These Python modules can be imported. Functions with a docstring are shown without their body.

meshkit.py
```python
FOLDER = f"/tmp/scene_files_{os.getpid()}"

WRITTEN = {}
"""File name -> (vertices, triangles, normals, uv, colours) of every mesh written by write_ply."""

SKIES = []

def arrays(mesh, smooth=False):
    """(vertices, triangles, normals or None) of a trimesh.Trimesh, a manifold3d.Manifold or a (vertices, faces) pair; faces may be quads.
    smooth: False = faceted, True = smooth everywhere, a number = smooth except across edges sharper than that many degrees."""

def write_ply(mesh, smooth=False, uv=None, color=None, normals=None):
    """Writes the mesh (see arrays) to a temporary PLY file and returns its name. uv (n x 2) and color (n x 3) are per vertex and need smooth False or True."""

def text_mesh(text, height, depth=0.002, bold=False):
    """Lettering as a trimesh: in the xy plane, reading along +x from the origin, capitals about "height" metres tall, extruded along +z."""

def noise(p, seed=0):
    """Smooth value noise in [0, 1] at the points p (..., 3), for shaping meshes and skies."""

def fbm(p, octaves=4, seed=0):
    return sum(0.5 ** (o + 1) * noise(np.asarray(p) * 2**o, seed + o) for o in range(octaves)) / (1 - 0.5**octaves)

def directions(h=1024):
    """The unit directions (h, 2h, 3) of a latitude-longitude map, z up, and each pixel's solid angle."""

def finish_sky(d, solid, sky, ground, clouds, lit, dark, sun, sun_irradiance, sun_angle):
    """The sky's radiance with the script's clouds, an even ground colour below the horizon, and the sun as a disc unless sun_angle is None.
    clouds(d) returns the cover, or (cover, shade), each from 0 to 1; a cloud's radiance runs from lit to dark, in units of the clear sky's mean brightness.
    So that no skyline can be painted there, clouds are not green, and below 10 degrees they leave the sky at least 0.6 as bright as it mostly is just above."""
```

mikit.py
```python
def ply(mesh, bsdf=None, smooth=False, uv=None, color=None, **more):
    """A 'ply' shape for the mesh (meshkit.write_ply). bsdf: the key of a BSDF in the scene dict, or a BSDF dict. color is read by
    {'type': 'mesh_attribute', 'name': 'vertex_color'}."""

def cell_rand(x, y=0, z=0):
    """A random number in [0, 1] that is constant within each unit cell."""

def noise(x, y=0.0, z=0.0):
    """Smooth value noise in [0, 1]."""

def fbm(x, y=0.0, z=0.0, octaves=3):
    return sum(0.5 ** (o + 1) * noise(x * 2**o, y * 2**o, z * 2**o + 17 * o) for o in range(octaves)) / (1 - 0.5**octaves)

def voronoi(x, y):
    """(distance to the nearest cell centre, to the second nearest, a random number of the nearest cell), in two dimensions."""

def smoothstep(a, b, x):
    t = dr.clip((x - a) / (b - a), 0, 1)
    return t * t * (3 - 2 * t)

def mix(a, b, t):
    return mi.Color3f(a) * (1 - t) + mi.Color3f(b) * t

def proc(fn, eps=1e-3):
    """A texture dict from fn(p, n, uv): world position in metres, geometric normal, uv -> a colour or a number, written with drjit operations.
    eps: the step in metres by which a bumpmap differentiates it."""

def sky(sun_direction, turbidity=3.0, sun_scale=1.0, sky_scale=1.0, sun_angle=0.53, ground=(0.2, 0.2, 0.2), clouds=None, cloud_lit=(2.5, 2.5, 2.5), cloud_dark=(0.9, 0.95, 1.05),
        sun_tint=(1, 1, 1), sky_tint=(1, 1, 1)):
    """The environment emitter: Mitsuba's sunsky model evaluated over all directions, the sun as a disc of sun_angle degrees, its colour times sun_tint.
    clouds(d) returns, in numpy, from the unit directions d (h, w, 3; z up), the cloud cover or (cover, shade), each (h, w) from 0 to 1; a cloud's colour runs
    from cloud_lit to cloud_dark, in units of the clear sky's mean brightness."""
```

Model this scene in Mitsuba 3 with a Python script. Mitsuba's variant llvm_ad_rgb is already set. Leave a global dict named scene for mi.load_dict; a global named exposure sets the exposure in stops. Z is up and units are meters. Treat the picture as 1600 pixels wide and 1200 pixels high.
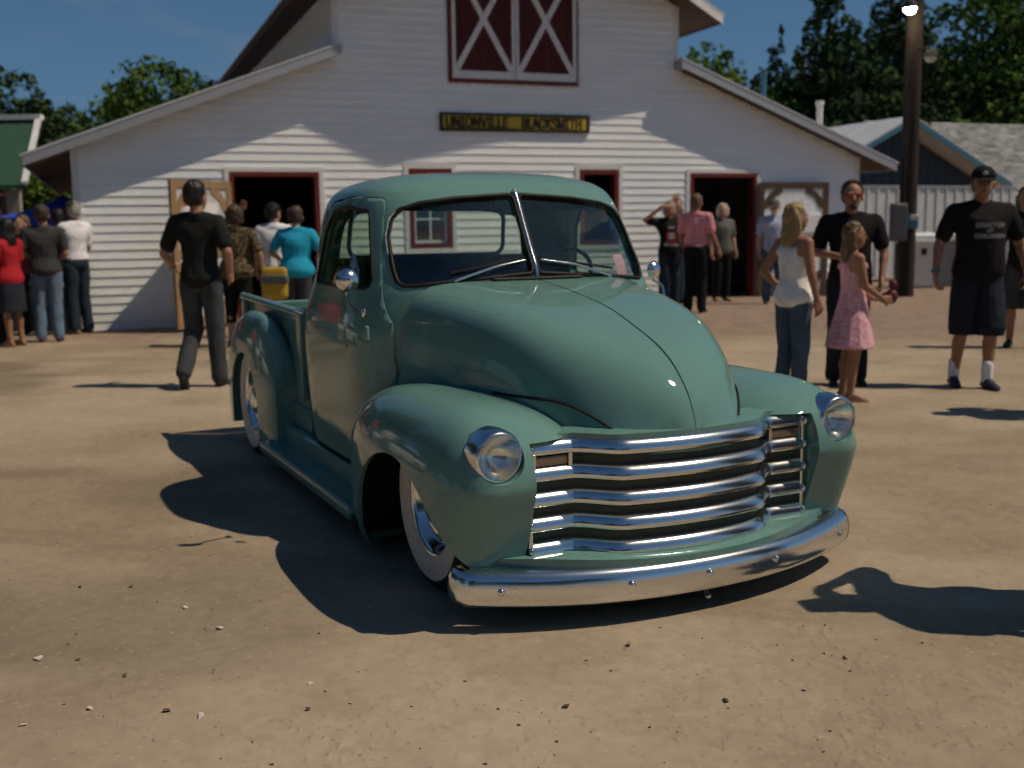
import math, random
import numpy as np, trimesh
import drjit as dr, mitsuba as mi
import mikit, meshkit
from mikit import noise, fbm, smoothstep, mix, cell_rand, voronoi
from manifold3d import Manifold, Mesh, CrossSection, OpType
from shapely.geometry import Polygon, MultiPolygon, box as sbox, LineString
from shapely import affinity
from scipy.interpolate import PchipInterpolator, CubicSpline
random.seed(7); rng = np.random.default_rng(7)
scene, labels = {}, {}
T4 = mi.ScalarTransform4f
sin, cos, PI = math.sin, math.cos, math.pi

# ------------------------------------------------------------------ camera, sky, exposure
FPX, PITCH, ROLL, CH = 1698.0, 0.1447, 0.0133, 1.40
fwd = np.array([0, cos(PITCH), -sin(PITCH)]); upv = np.array([0, sin(PITCH), cos(PITCH)]); rgt = np.array([1., 0, 0])
up_r = upv * cos(ROLL) + rgt * sin(ROLL)
scene['camera'] = {'type': 'thinlens', 'fov': math.degrees(2 * math.atan(800 / FPX)), 'fov_axis': 'x',
    'to_world': T4().look_at(origin=[0, 0, CH], target=list(np.array([0, 0, CH]) + fwd), up=list(up_r)),
    'aperture_radius': 0.0054, 'focus_distance': 2.9, 'near_clip': 0.05, 'far_clip': 2000.0}
SUN_EL = math.radians(57)
def clouds(d):
    az = np.arctan2(d[..., 0], d[..., 1])
    n = meshkit.fbm(np.stack([az * 9, d[..., 2] * 26, d[..., 2] * 0 + 3], -1), 4, seed=4)
    c = np.clip((n - 0.60) / 0.25, 0, 1) * np.clip((d[..., 2] - .02) / .08, 0, 1)
    return 0.14 * c
scene['sky'] = mikit.sky([cos(SUN_EL), -.07, sin(SUN_EL)], turbidity=3.0, sun_scale=1.0, sky_scale=0.62, clouds=clouds,
                         ground=(0.16, 0.13, 0.10), sun_tint=(1.0, 0.99, 0.97), sky_tint=(0.70, 0.97, 1.10))
exposure = 1.0

# ------------------------------------------------------------------ bookkeeping
taken = {}
def numbered(k):
    n = taken.get(k, -1) + 1; taken[k] = n
    return k if n == 0 else f'{k}_{n:03d}'
def thing(name, label=None, cat=None, group=None, kind=None):
    k = numbered(name)
    if label or kind:
        labels[k] = {a: b for a, b in (('label', label), ('category', cat), ('group', group), ('kind', kind)) if b}
    return k
def put(k, mesh, bsdf, smooth=False, M=None, **more):
    if M is not None: mesh = moved(mesh, M)
    scene[k] = mikit.ply(mesh, bsdf, smooth=smooth, **more)
    return k
def part(parent, name, mesh, bsdf, smooth=False, M=None, label=None, kind=None, **more):
    k = numbered(parent + '__' + name)
    put(k, mesh, bsdf, smooth, M, **more)
    if label or kind: labels[k] = {a: b for a, b in (('label', label), ('kind', kind)) if b}
    return k
def solo(name, mesh, bsdf, label, cat=None, group=None, kind=None, smooth=False, M=None, **more):
    k = thing(name, label, cat, group, kind); put(k, mesh, bsdf, smooth, M, **more); return k

# ------------------------------------------------------------------ mesh helpers
def tm(v, f): return trimesh.Trimesh(np.asarray(v, float), np.asarray(f, int), process=False)
def cat(*ms):
    ms = [as_tm(m) for m in ms if m is not None]
    return trimesh.util.concatenate(ms) if len(ms) > 1 else ms[0]
def as_tm(m):
    if isinstance(m, Manifold):
        q = m.to_mesh(); return tm(q.vert_properties[:, :3], q.tri_verts)
    return m
def man(m):
    if isinstance(m, Manifold): return m
    m = m.copy(); m.merge_vertices()
    if m.volume < 0: m.invert()
    return Manifold(Mesh(np.asarray(m.vertices, np.float32), np.asarray(m.faces, np.uint32)))
def moved(m, M):
    m = as_tm(m).copy(); m.apply_transform(M); return m      # flips faces when M mirrors
def bx(x0, x1, y0, y1, z0, z1, r=0.0):
    x0, x1 = min(x0, x1), max(x0, x1); y0, y1 = min(y0, y1), max(y0, y1); z0, z1 = min(z0, z1), max(z0, z1)
    if r > 0:
        r = min(r, .49 * min(x1 - x0, y1 - y0, z1 - z0))
        pts = []
        for a, b in ((x0, x1),):
            for sx in (0, 1):
                for sy in (0, 1):
                    for sz in (0, 1):
                        c = np.array([(x0, x1)[sx], (y0, y1)[sy], (z0, z1)[sz]], float)
                        s = np.array([1 - 2 * sx, 1 - 2 * sy, 1 - 2 * sz])
                        for k in range(3):
                            o = s * r; o = o.copy(); o[k] = 0; pts.append(c + o)
        return as_tm(Manifold.hull_points(np.array(pts)))
    m = trimesh.creation.box((x1 - x0, y1 - y0, z1 - z0)); m.apply_translation(((x0 + x1) / 2, (y0 + y1) / 2, (z0 + z1) / 2)); return m
def polys(g):
    if g.is_empty: return []
    return [p for p in getattr(g, 'geoms', [g]) if isinstance(p, Polygon) and p.area > 1e-7]
def extr(poly, d0, d1):
    out = []
    for p in polys(poly):
        m = trimesh.creation.extrude_polygon(p, d1 - d0, engine='earcut'); m.apply_translation((0, 0, d0)); out.append(m)
    return cat(*out)
def mat(cols, o): M = np.eye(4); M[:3, :3] = np.array(cols).T; M[:3, 3] = o; return M
def tube(pts, r, n=10, caps=True):
    pts = np.asarray(pts, float); r = np.broadcast_to(np.asarray(r, float), (len(pts),))
    t = np.gradient(pts, axis=0); t /= np.linalg.norm(t, axis=1, keepdims=True) + 1e-12
    a = np.cross(t[0], [0.31, 0.2, 0.93]); a /= np.linalg.norm(a); V = []
    for p, d, rr in zip(pts, t, r):
        a = a - d * (a @ d); a /= np.linalg.norm(a); b = np.cross(d, a)
        th = np.arange(n) * 2 * PI / n
        V.append(p + rr * (np.cos(th)[:, None] * a + np.sin(th)[:, None] * b))
    return skin(V, caps)
def skin(loops, caps=True, closed_path=False):
    L = [np.asarray(l, float) for l in loops]; n = len(L[0]); V = np.vstack(L); F = []
    for i in range(len(L) - (0 if closed_path else 1)):
        a, b = i * n, ((i + 1) % len(L)) * n
        for j in range(n):
            k = (j + 1) % n; F += [(a + j, a + k, b + k), (a + j, b + k, b + j)]
    if caps and not closed_path:
        c0, c1 = len(V), len(V) + 1; V = np.vstack([V, L[0].mean(0), L[-1].mean(0)]); e = (len(L) - 1) * n
        for j in range(n):
            k = (j + 1) % n; F += [(c0, k, j), (c1, e + j, e + k)]
    m = tm(V, F)
    if m.volume < 0: m.invert()
    return m
def sweep(path, prof, scale=None):
    """prof: closed (side, up); side points to the right of travel (t x z)."""
    path = np.asarray(path, float); t = np.gradient(path, axis=0); t /= np.linalg.norm(t, axis=1, keepdims=True)
    L = []
    for i, (p, d) in enumerate(zip(path, t)):
        s = np.cross(d, [0, 0, 1.0]); s /= np.linalg.norm(s); k = 1 if scale is None else scale[i]
        L.append(p + np.outer(prof[:, 0], s) * k + np.outer(prof[:, 1], [0, 0, 1.0]) * k)
    return skin(L)
def lathe(prof, n=48):
    """prof (r, h) -> solid of revolution about z"""
    m = trimesh.creation.revolve(np.asarray(prof, float), sections=n)
    if m.volume < 0: m.invert()
    return m
def rpoly(pts, r, q=6): return Polygon(pts).buffer(-r, quad_segs=q).buffer(r, quad_segs=q)
def sph(r, n=24): return Manifold.sphere(1.0, n).scale([r, r, r] if np.isscalar(r) else list(r))
def hull(*items, n=16):
    """hull of (centre, radius) balls or ellipsoids"""
    return Manifold.batch_hull([sph(r, n).translate(list(map(float, c))) for c, r in items])
def smoothed(m, length, it=10):
    m = m if isinstance(m, Manifold) else Manifold.batch_boolean(m, OpType.Add)
    t = as_tm(m.refine_to_length(length)); t.merge_vertices()
    trimesh.smoothing.filter_taubin(t, lamb=0.5, nu=0.52, iterations=it)
    return t
def patch(poly, fn, step=0.03):
    """triangulated polygon (2-D) mapped to 3-D by fn(a, b)"""
    V, F = [], []; o = 0
    for p in polys(poly):
        x0, y0, x1, y1 = p.bounds
        m = trimesh.creation.extrude_polygon(p, .01, engine='earcut')
        mm = man(m)
        cuts = [mm]
        g = as_tm(Manifold.batch_boolean(cuts, OpType.Add).refine_to_length(step))
        keep = np.all(g.vertices[g.faces][:, :, 2] < 1e-5, axis=1)
        f = g.faces[keep]; u, inv = np.unique(f, return_inverse=True)
        V.append(np.array([fn(a, b) for a, b in g.vertices[u][:, :2]])); F.append(inv.reshape(-1, 3) + o); o += len(u)
    return tm(np.vstack(V), np.vstack(F))

# ------------------------------------------------------------------ materials
def rgb(*c): return {'type': 'rgb', 'value': list(c)}
def P(fn, eps=1e-3): return mikit.proc(fn, eps)
def bsdf(key, d): scene[key] = d; return key
def matte(key, c, rough=.8, spec=.3, **k):
    return bsdf(key, {'type': 'twosided', 'b': {'type': 'principled', 'base_color': c if isinstance(c, dict) else rgb(*c), 'roughness': rough, 'specular': spec, **k}})
def metal(key, c, rough): return bsdf(key, {'type': 'twosided', 'b': {'type': 'roughconductor', 'material': 'none', 'specular_reflectance': rgb(*c), 'alpha': rough, 'distribution': 'ggx'}})
bsdf('paint', {'type': 'twosided', 'b': {'type': 'roughplastic', 'diffuse_reflectance': rgb(.140, .285, .262), 'int_ior': 1.56, 'alpha': .009, 'nonlinear': False}})
metal('chrome', (.80, .81, .83), .03)
metal('mirror_glass', (.85, .86, .86), .004)
metal('reflector', (.93, .93, .92), .03)
metal('galvanized', (.50, .52, .55), .38)
matte('rubber', (.012, .012, .012), .6, .3)
matte('tyre', P(lambda p, n, uv: mix((.014, .014, .014), (.07, .055, .04), smoothstep(.45, .8, fbm(p.x * 12, p.y * 12, p.z * 12, 3)) * .6)), .85, .2)
matte('whitewall', (.58, .56, .51), .55, .4)
matte('dark_metal', (.02, .021, .02), .7)
matte('olive_bar', (.050, .062, .048), .5)
matte('seat_cloth', (.022, .025, .025), .8)
bsdf('cab_glass', {'type': 'thindielectric', 'int_ior': 1.5, 'specular_transmittance': rgb(.86, .94, .89)})
bsdf('side_glass', {'type': 'thindielectric', 'int_ior': 1.5, 'specular_transmittance': rgb(.50, .64, .53)})
bsdf('lens_glass', {'type': 'thindielectric', 'int_ior': 1.5, 'specular_transmittance': rgb(.93, .94, .93)})
matte('parking_lens', (.17, .12, .09), .15, .6)
# ground
def dirt(p, n, uv):
    big = fbm(p.x * .33 + 5, p.y * .5, 0, 4); mid = fbm(p.x * 1.9, p.y * 2.6, 3, 4); fine = fbm(p.x * 26, p.y * 26, 7, 3)
    c = mix((.290, .232, .166), (.395, .330, .248), smoothstep(.28, .72, mid * .55 + big * .45))
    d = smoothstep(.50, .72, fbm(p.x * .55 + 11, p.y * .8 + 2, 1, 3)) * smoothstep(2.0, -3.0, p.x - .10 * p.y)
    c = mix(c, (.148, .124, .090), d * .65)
    track = smoothstep(.03, .0, dr.abs(p.x * .28 + p.y * .96 - 4.1 + .3 * noise(p.x * .7, 5)) - .10) * .25
    c = mix(c, (.20, .168, .114), track)
    c = c * (.90 + .24 * fine)
    v1, v2, r = voronoi(p.x * 34, p.y * 34)
    peb = smoothstep(.30, .18, v1) * smoothstep(.74, .80, r)
    c = mix(c, mix((.14, .10, .07), (.50, .43, .35), cell_rand(r * 977, 3)), peb * .35)
    red = smoothstep(12.6, 14.6, p.y + 1.2 * (fbm(p.x * .6, p.y * .5, 2, 3) - .5) + .12 * p.x)
    rc = mix((.195, .138, .112), (.315, .240, .200), fbm(p.x * 6, p.y * 6, 9, 3))
    return mix(c, rc * (.7 + .6 * fine), red * .78)
def dirt_h(p, n, uv):
    v1, v2, r = voronoi(p.x * 30, p.y * 30)
    return .006 * fbm(p.x * 9, p.y * 9, 0, 4) + .010 * fbm(p.x * 2.2, p.y * 2.2, 4, 3) + .0035 * smoothstep(.35, .1, v1) * smoothstep(.7, .8, r)
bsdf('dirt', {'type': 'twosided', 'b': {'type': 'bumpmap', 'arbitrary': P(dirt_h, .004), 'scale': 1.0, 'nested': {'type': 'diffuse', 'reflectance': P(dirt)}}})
bsdf('pebble_pale', {'type': 'diffuse', 'reflectance': rgb(.55, .50, .44)})
bsdf('pebble_dark', {'type': 'diffuse', 'reflectance': rgb(.110, .085, .062)})
bsdf('grass', {'type': 'twosided', 'b': {'type': 'diffuse', 'reflectance': rgb(.10, .15, .03)}})
# barn
def siding(p, n, uv):
    s = fbm(p.x * 1.3, p.y * 1.3, p.z * 5.0, 3)
    low = smoothstep(.55, .0, p.z + .25 * noise(p.x * 3, p.y * 3))
    return mix(mi.Color3f(.85, .895, .92) * (.93 + .12 * s), (.42, .34, .27), low * .35)
matte('siding', P(siding), .5, .35)
matte('white_trim', (.72, .73, .74), .5, .35)
matte('red_trim', (.135, .020, .018), .55)
matte('red_board', P(lambda p, n, uv: mi.Color3f(.085, .012, .012) * (.7 + .6 * fbm(p.x * 14, p.y * 14, p.z * 1.3, 3))), .6)
def woodf(c):
    def f(p, n, uv):
        g = fbm(p.x * 26, p.y * 26, p.z * 2.4, 4)
        return mi.Color3f(*c) * (.6 + .8 * g)
    return f
matte('tan_wood', P(woodf((.29, .19, .10))), .7)
matte('brown_wood', P(woodf((.085, .058, .038))), .75)
matte('soffit_wood', P(woodf((.070, .042, .028))), .8)
matte('pole_wood', P(lambda p, n, uv: mi.Color3f(.030, .022, .018) * (.45 + 1.1 * fbm(p.x * 60, p.y * 60, p.z * .9, 4))), .9)
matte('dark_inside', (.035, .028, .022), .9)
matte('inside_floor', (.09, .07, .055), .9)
matte('sign_black', (.008, .009, .009), .5)
matte('sign_yellow', (.50, .36, .035), .5)
matte('sticker_pink', (.55, .30, .36), .6); matte('poster_white', (.72, .73, .74), .6); matte('poster_red', (.45, .06, .08), .6); matte('poster_blue', (.10, .22, .50), .6); matte('poster_yellow', (.6, .5, .12), .6)
bsdf('window_glass', {'type': 'thindielectric', 'int_ior': 1.5, 'specular_transmittance': rgb(.85, .88, .87)})
matte('red_sign', (.32, .02, .035), .5)
# other buildings
matte('green_roof', (.040, .100, .066), .7, .2)
matte('grey_wall', (.085, .085, .088), .8)
matte('cream_wall', (.33, .30, .25), .8)
matte('maroon_trim', (.060, .012, .014), .7)
matte('blue_trim', (.055, .165, .25), .5)
matte('blue_wall', (.030, .052, .078), .6)
matte('pale_soffit', (.45, .44, .42), .7)
matte('pale_metal', (.50, .53, .54), .45, .5)
matte('roof_metal', P(lambda p, n, uv: mi.Color3f(.50, .53, .56) * (.9 + .2 * fbm(p.x * 1.1, p.y * 1.1, p.z, 3))), .4, .5)
def shingle(p, n, uv): return mix((.13, .14, .14), (.33, .34, .34), cell_rand(p.x * 3.1, p.y * 3.1, p.z * 7.5)) * (.8 + .4 * fbm(p.x * 5, p.y * 5, p.z * 5, 3))
matte('shingle', P(shingle), .9)
matte('bag_yellow', (.42, .28, .03), .6); matte('canopy_blue', (.035, .065, .45), .6)
matte('plastic_white', (.62, .61, .57), .45, .4)
matte('lid_clear', (.72, .76, .78), .3, .5)
matte('plastic_grey', (.20, .205, .215), .5)
matte('print_red', (.50, .05, .07), .6)
matte('box_grey', (.085, .092, .10), .5)
bsdf('lamp_glow', {'type': 'diffuse', 'reflectance': rgb(.6, .6, .55)})
# leaves
def leaf(key, a, b, f):
    bsdf(key, {'type': 'twosided', 'b': {'type': 'diffuse', 'reflectance': P(lambda p, n, uv: mix(a, b, smoothstep(.3, .7, fbm(p.x * f, p.y * f, p.z * f, 3))))}})
leaf('leaf_dark', (.028, .052, .026), (.060, .100, .044), .9)
leaf('leaf_mid', (.042, .085, .024), (.100, .165, .042), .8)
leaf('leaf_light', (.075, .135, .025), (.15, .22, .05), .8)
matte('bark', (.07, .053, .04), .95)
# people: one BSDF per finish; the colour of cloth, skin and hair is a vertex attribute (a flat dye with slight mottling)
for k, r_, sp in (('cloth', .85, .15), ('skin', .5, .35), ('hair', .5, .4)):
    bsdf(k, {'type': 'twosided', 'b': {'type': 'principled', 'base_color': {'type': 'mesh_attribute', 'name': 'vertex_color'}, 'roughness': r_, 'specular': sp}})
SK = {'light': (.46, .27, .19), 'mid': (.38, .205, .135), 'tan': (.30, .155, .10)}
CL = dict(black=(.011, .011, .012), faded_black=(.018, .019, .019), charcoal=(.050, .052, .055), white=(.72, .73, .78), tank_white=(.78, .78, .80), red=(.40, .020, .030), dark_red=(.16, .025, .03), blue=(.020, .33, .52),
          grey_green=(.115, .12, .105), jeans=(.060, .098, .155), jeans_dark=(.022, .034, .052), jeans_pale=(.125, .185, .275), slate=(.052, .058, .066), navy=(.016, .021, .032), olive_grey=(.040, .039, .036), skirt_navy=(.022, .027, .038), pale_blue=(.36, .43, .60), brown=(.07, .045, .03), yellow=(.62, .42, .02))
HR = dict(black=(.010, .008, .008), brown=(.050, .030, .017), blond=(.28, .195, .09), grey=(.38, .36, .33), white=(.60, .56, .48), light_brown=(.125, .08, .038))
def leopard(p, n, uv):
    a, b, r = voronoi(p.x * 24 + p.y * 13, p.z * 27)
    return mix((.034, .026, .016), (.155, .120, .068), smoothstep(.30, .52, a))
matte('cloth_leopard', P(leopard), .85, .15)
def checks(c0, c1, s):
    def f(p, n, uv):
        u = p.x * .9 + p.y * .45
        a = smoothstep(.35, .65, .5 + .5 * dr.sin(u * s)) * .5 + smoothstep(.35, .65, .5 + .5 * dr.sin(p.z * s)) * .5
        return mix(c0, c1, a * .8 + .2 * noise(p.x * 30, p.y * 30, p.z * 30))
    return f
matte('cloth_pink_check', P(checks((.58, .15, .20), (.72, .40, .43), 95)), .85, .15)
matte('cloth_pink_print', P(lambda p, n, uv: mix((.60, .25, .33), (.70, .48, .54), smoothstep(.35, .65, fbm(p.x * 55, p.y * 55, p.z * 55, 2)))), .85, .15)
matte('cloth_plaid', (.12, .125, .135), .85, .15)
matte('shoe_black', (.014, .014, .014), .5); matte('shoe_navy', (.02, .027, .05), .6); matte('shoe_white', (.60, .60, .62), .6); matte('shoe_tan', (.30, .19, .11), .7); matte('shoe_maroon', (.10, .02, .03), .6)
bsdf('eye', {'type': 'roughplastic', 'diffuse_reflectance': rgb(.015, .01, .008), 'alpha': .05})
matte('lips', (.30, .10, .085), .5)
bsdf('lens_red', {'type': 'roughplastic', 'diffuse_reflectance': rgb(.42, .055, .012), 'alpha': .05})
matte('print_shirt_red', (.22, .025, .035), .7); matte('print_white', (.36, .37, .40), .7); matte('watch', (.012, .012, .012), .4)

# ------------------------------------------------------------------ ground
def gz(x, y):
    """height of the ground: a gravel rise towards the right half of the barn and the fence beyond it"""
    def ss(a, b, t): t = np.clip((t - a) / (b - a), 0, 1); return t * t * (3 - 2 * t)
    return .11 * ss(14.0, 17.4, y) * ss(-.5, 2.5, x) * (1 - ss(5.0, 6.8, x))
def ground_mesh():
    gx = np.unique(np.concatenate([np.linspace(-14, 14, 141), -14 - np.geomspace(.5, 380, 22), 14 + np.geomspace(.5, 380, 22)]))
    gy = np.unique(np.concatenate([np.linspace(-2, 26, 141), -2 - np.geomspace(.5, 200, 16), 26 + np.geomspace(.5, 600, 22)]))
    X, Y = np.meshgrid(gx, gy); Z = gz(X, Y)
    q = np.stack([X, Y, X * 0], -1)
    near = np.clip(1 - np.hypot(X - 1, Y - 6) / 16, 0, 1)
    Z = Z + near * .022 * (meshkit.fbm(q * .9, 3, seed=2) - .5) * np.clip((np.hypot((X - .0) * .8, Y - 5.6) - 2.3) / 1.5, 0, 1)
    n, m = X.shape; i = np.arange(n * m).reshape(n, m)
    f = np.stack([i[:-1, :-1], i[:-1, 1:], i[1:, 1:], i[1:, :-1]], -1).reshape(-1, 4)
    f = np.vstack([f[:, [0, 1, 2]], f[:, [0, 2, 3]]])
    return tm(np.stack([X, Y, Z], -1).reshape(-1, 3), f)
solo('ground', ground_mesh(), 'dirt', 'tan dirt yard with reddish gravel towards the barn', kind='structure', smooth=True)

# ------------------------------------------------------------------ the pickup truck, local frame: x forward, y to the picture's right, z up; origin under the front axle
YAW, TX, TY = .453, .381, 4.447
FW = np.array([sin(YAW), -cos(YAW), 0]); LT = np.array([cos(YAW), sin(YAW), 0])
TR = mat([FW, LT, [0, 0, 1]], [TX, TY, 0])
def spl(xs, ys): f = PchipInterpolator(xs, ys); return lambda t: float(f(t))
def selp(th, a_in, a_out, bt, bb, nt, nb):
    """asymmetric superellipse, th from the inner side over the top; returns (y, z) offsets, y towards the inner side positive"""
    c, s = np.cos(th), np.sin(th)
    n = np.where(s >= 0, nt, nb)
    y = np.sign(c) * np.abs(c) ** (2 / n) * np.where(c >= 0, a_in, a_out); z = np.sign(s) * np.abs(s) ** (2 / n) * np.where(s >= 0, bt, bb)
    return y, z
TH = np.arange(96) * 2 * PI / 96
def spaced(a, b, n): return a + (b - a) * (1 - np.cos(np.linspace(0, PI, n))) / 2
truck = thing('pickup_truck', 'lowered teal green vintage pickup truck with chrome grille and whitewall tyres, on the dirt', 'truck')
def tp(name, mesh, b, smooth=35, parent=None, label=None, kind=None):
    return part(parent or truck, name, mesh, b, smooth, TR, label, kind)
MIRY = np.diag([1., -1, 1, 1])

YZ = mat([[0, 1, 0], [0, 0, 1], [1, 0, 0]], [0, 0, 0])           # polygon (y, z), depth -> x
XZ = mat([[1, 0, 0], [0, 0, 1], [0, -1, 0]], [0, 0, 0])          # polygon (x, z), depth d -> y = -d
# front fender, built on the y<0 side
def fender_loft(ins=0.0):
    zc = .42; L = []
    for x in np.concatenate([np.linspace(-.80 + ins, .25, 36), .25 + (.3499 - ins) * np.sin(np.linspace(0, PI / 2, 36))[1:]]):
        t = max(0, (x - .08) / (.52 - ins)); kf = max(0, 1 - t ** 3.1) ** (1 / 3.1) if t > 0 else 1
        u = max(0, (-.15 - x) / (.86 - .15)); kr = (1 - u ** 2.3) ** (1 / 2.3) if u > 0 else 1
        bt = max(.345 * kf * kr - ins, 1e-4); bb = max(.42 * (kf ** .22), 1e-4)
        ao = max((.240 + .012 * math.exp(-((x - .05) / .35) ** 2)) * max(kf, 1e-3) ** .85 * (.12 + .88 * kr) - ins, 1e-4); ai = .42 * max(kf, 1e-3) ** .6
        y, z = selp(TH, ai, ao, bt, bb, 2.35, 3.6)
        z = zc + z; y = -.700 + y
        back = .36 * np.clip(.50 - z, 0, .4) * np.clip((x - .15) / .40, 0, 1)
        L.append(np.stack([y * 0 + x - back, y, z], 1))
    return man(skin(L))
def front_fender():
    m = fender_loft()
    m = m.trim_by_plane([0, 0, 1], .055).trim_by_plane([1, 0, 0], -.775).trim_by_plane([-.24, 0, .971], -.24 * .20 + .971 * .055)
    ap = np.array([(-.555, -.2), (-.535, .0), (-.50, .15), (-.44, .31), (-.34, .43), (-.19, .515), (-.02, .548), (.12, .535), (.25, .485), (.35, .405), (.43, .31), (.50, .18), (.535, .05), (.545, -.2)])
    aq = np.linspace(0, 1, 90); ak = np.linspace(0, 1, len(ap)); arch = Polygon(np.column_stack([CubicSpline(ak, ap[:, k])(aq) for k in (0, 1)]))
    arch = arch.union(sbox(-.55, -.3, .53, .04))
    c = moved(extr(arch, .54, 1.3), XZ)
    m = m - man(c)                                               # (x, z, d) -> y = -d
    big = arch.buffer(.05).intersection(sbox(-.72, -.3, .46, .62))
    m = m - (fender_loft(.016) ^ man(moved(extr(big, .54, 1.2), XZ)))
    global liner
    liner = as_tm(((fender_loft(.0175) - fender_loft(.021)) ^ man(moved(extr(big.buffer(-.003), .545, 1.2), XZ)) ^ man(bx(-.74, .44, -1.2, 0, .07, .62))) - man(c)
        + (man(moved(extr(big.buffer(-.002).difference(big.buffer(-.007)), .545, 1.1), XZ)) ^ fender_loft(.0175) ^ man(bx(-.74, .40, -1.2, 0, .09, .62))))
    m = m - man(bx(.405, .8, -.625, .2, .10, .652))            # grille opening
    buck = Manifold.cylinder(.4, .092, .092, 48).rotate([0, 90, 0]).translate([.455, -.749, .623])
    lip = Manifold.cylinder(.05, .0, .0, 8)
    return as_tm(m - buck)
ff = front_fender()
for s_, nm in ((np.eye(4), 'left'), (MIRY, 'right')):
    f_ = tp('front_fender', moved(ff, s_), 'paint')
    tp('wheel_well', moved(liner, s_), 'rubber', 30, f_)
# hood
hx = spl([-.70, -.62, -.393, .006, .271, .40, .48, .56, .61, .640, .655], [1.168, 1.160, 1.134, 1.072, .992, .942, .895, .822, .752, .672, .60])
ha = spl([-.70, -.62, -.3, 0, .2, .35, .45, .52, .57, .605, .632, .648, .655], [.735, .715, .628, .540, .486, .444, .402, .366, .326, .282, .210, .118, .012])
hn = spl([-.7, -.3, .1, .3, .45, .655], [6.5, 6.0, 5.0, 3.8, 2.9, 2.3])
hu = spl([-.70, -.62, -.3, 0, .2, .35, .45, .52, .57, .605, .632, .648, .655], [.655, .64, .575, .515, .462, .400, .338, .272, .205, .145, .088, .046, .006])
def hood_w(x, z):
    """half width of the hood: a flat-topped bulb that flares out to the grille and fender line at its foot"""
    h = np.clip((z - .56) / max(hx(x) - .56, .005), 0, 1); n = hn(x)
    return hu(x) * (1 - h ** n) ** (1 / n) + (ha(x) - hu(x)) * (1 - h) ** 3.4
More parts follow.
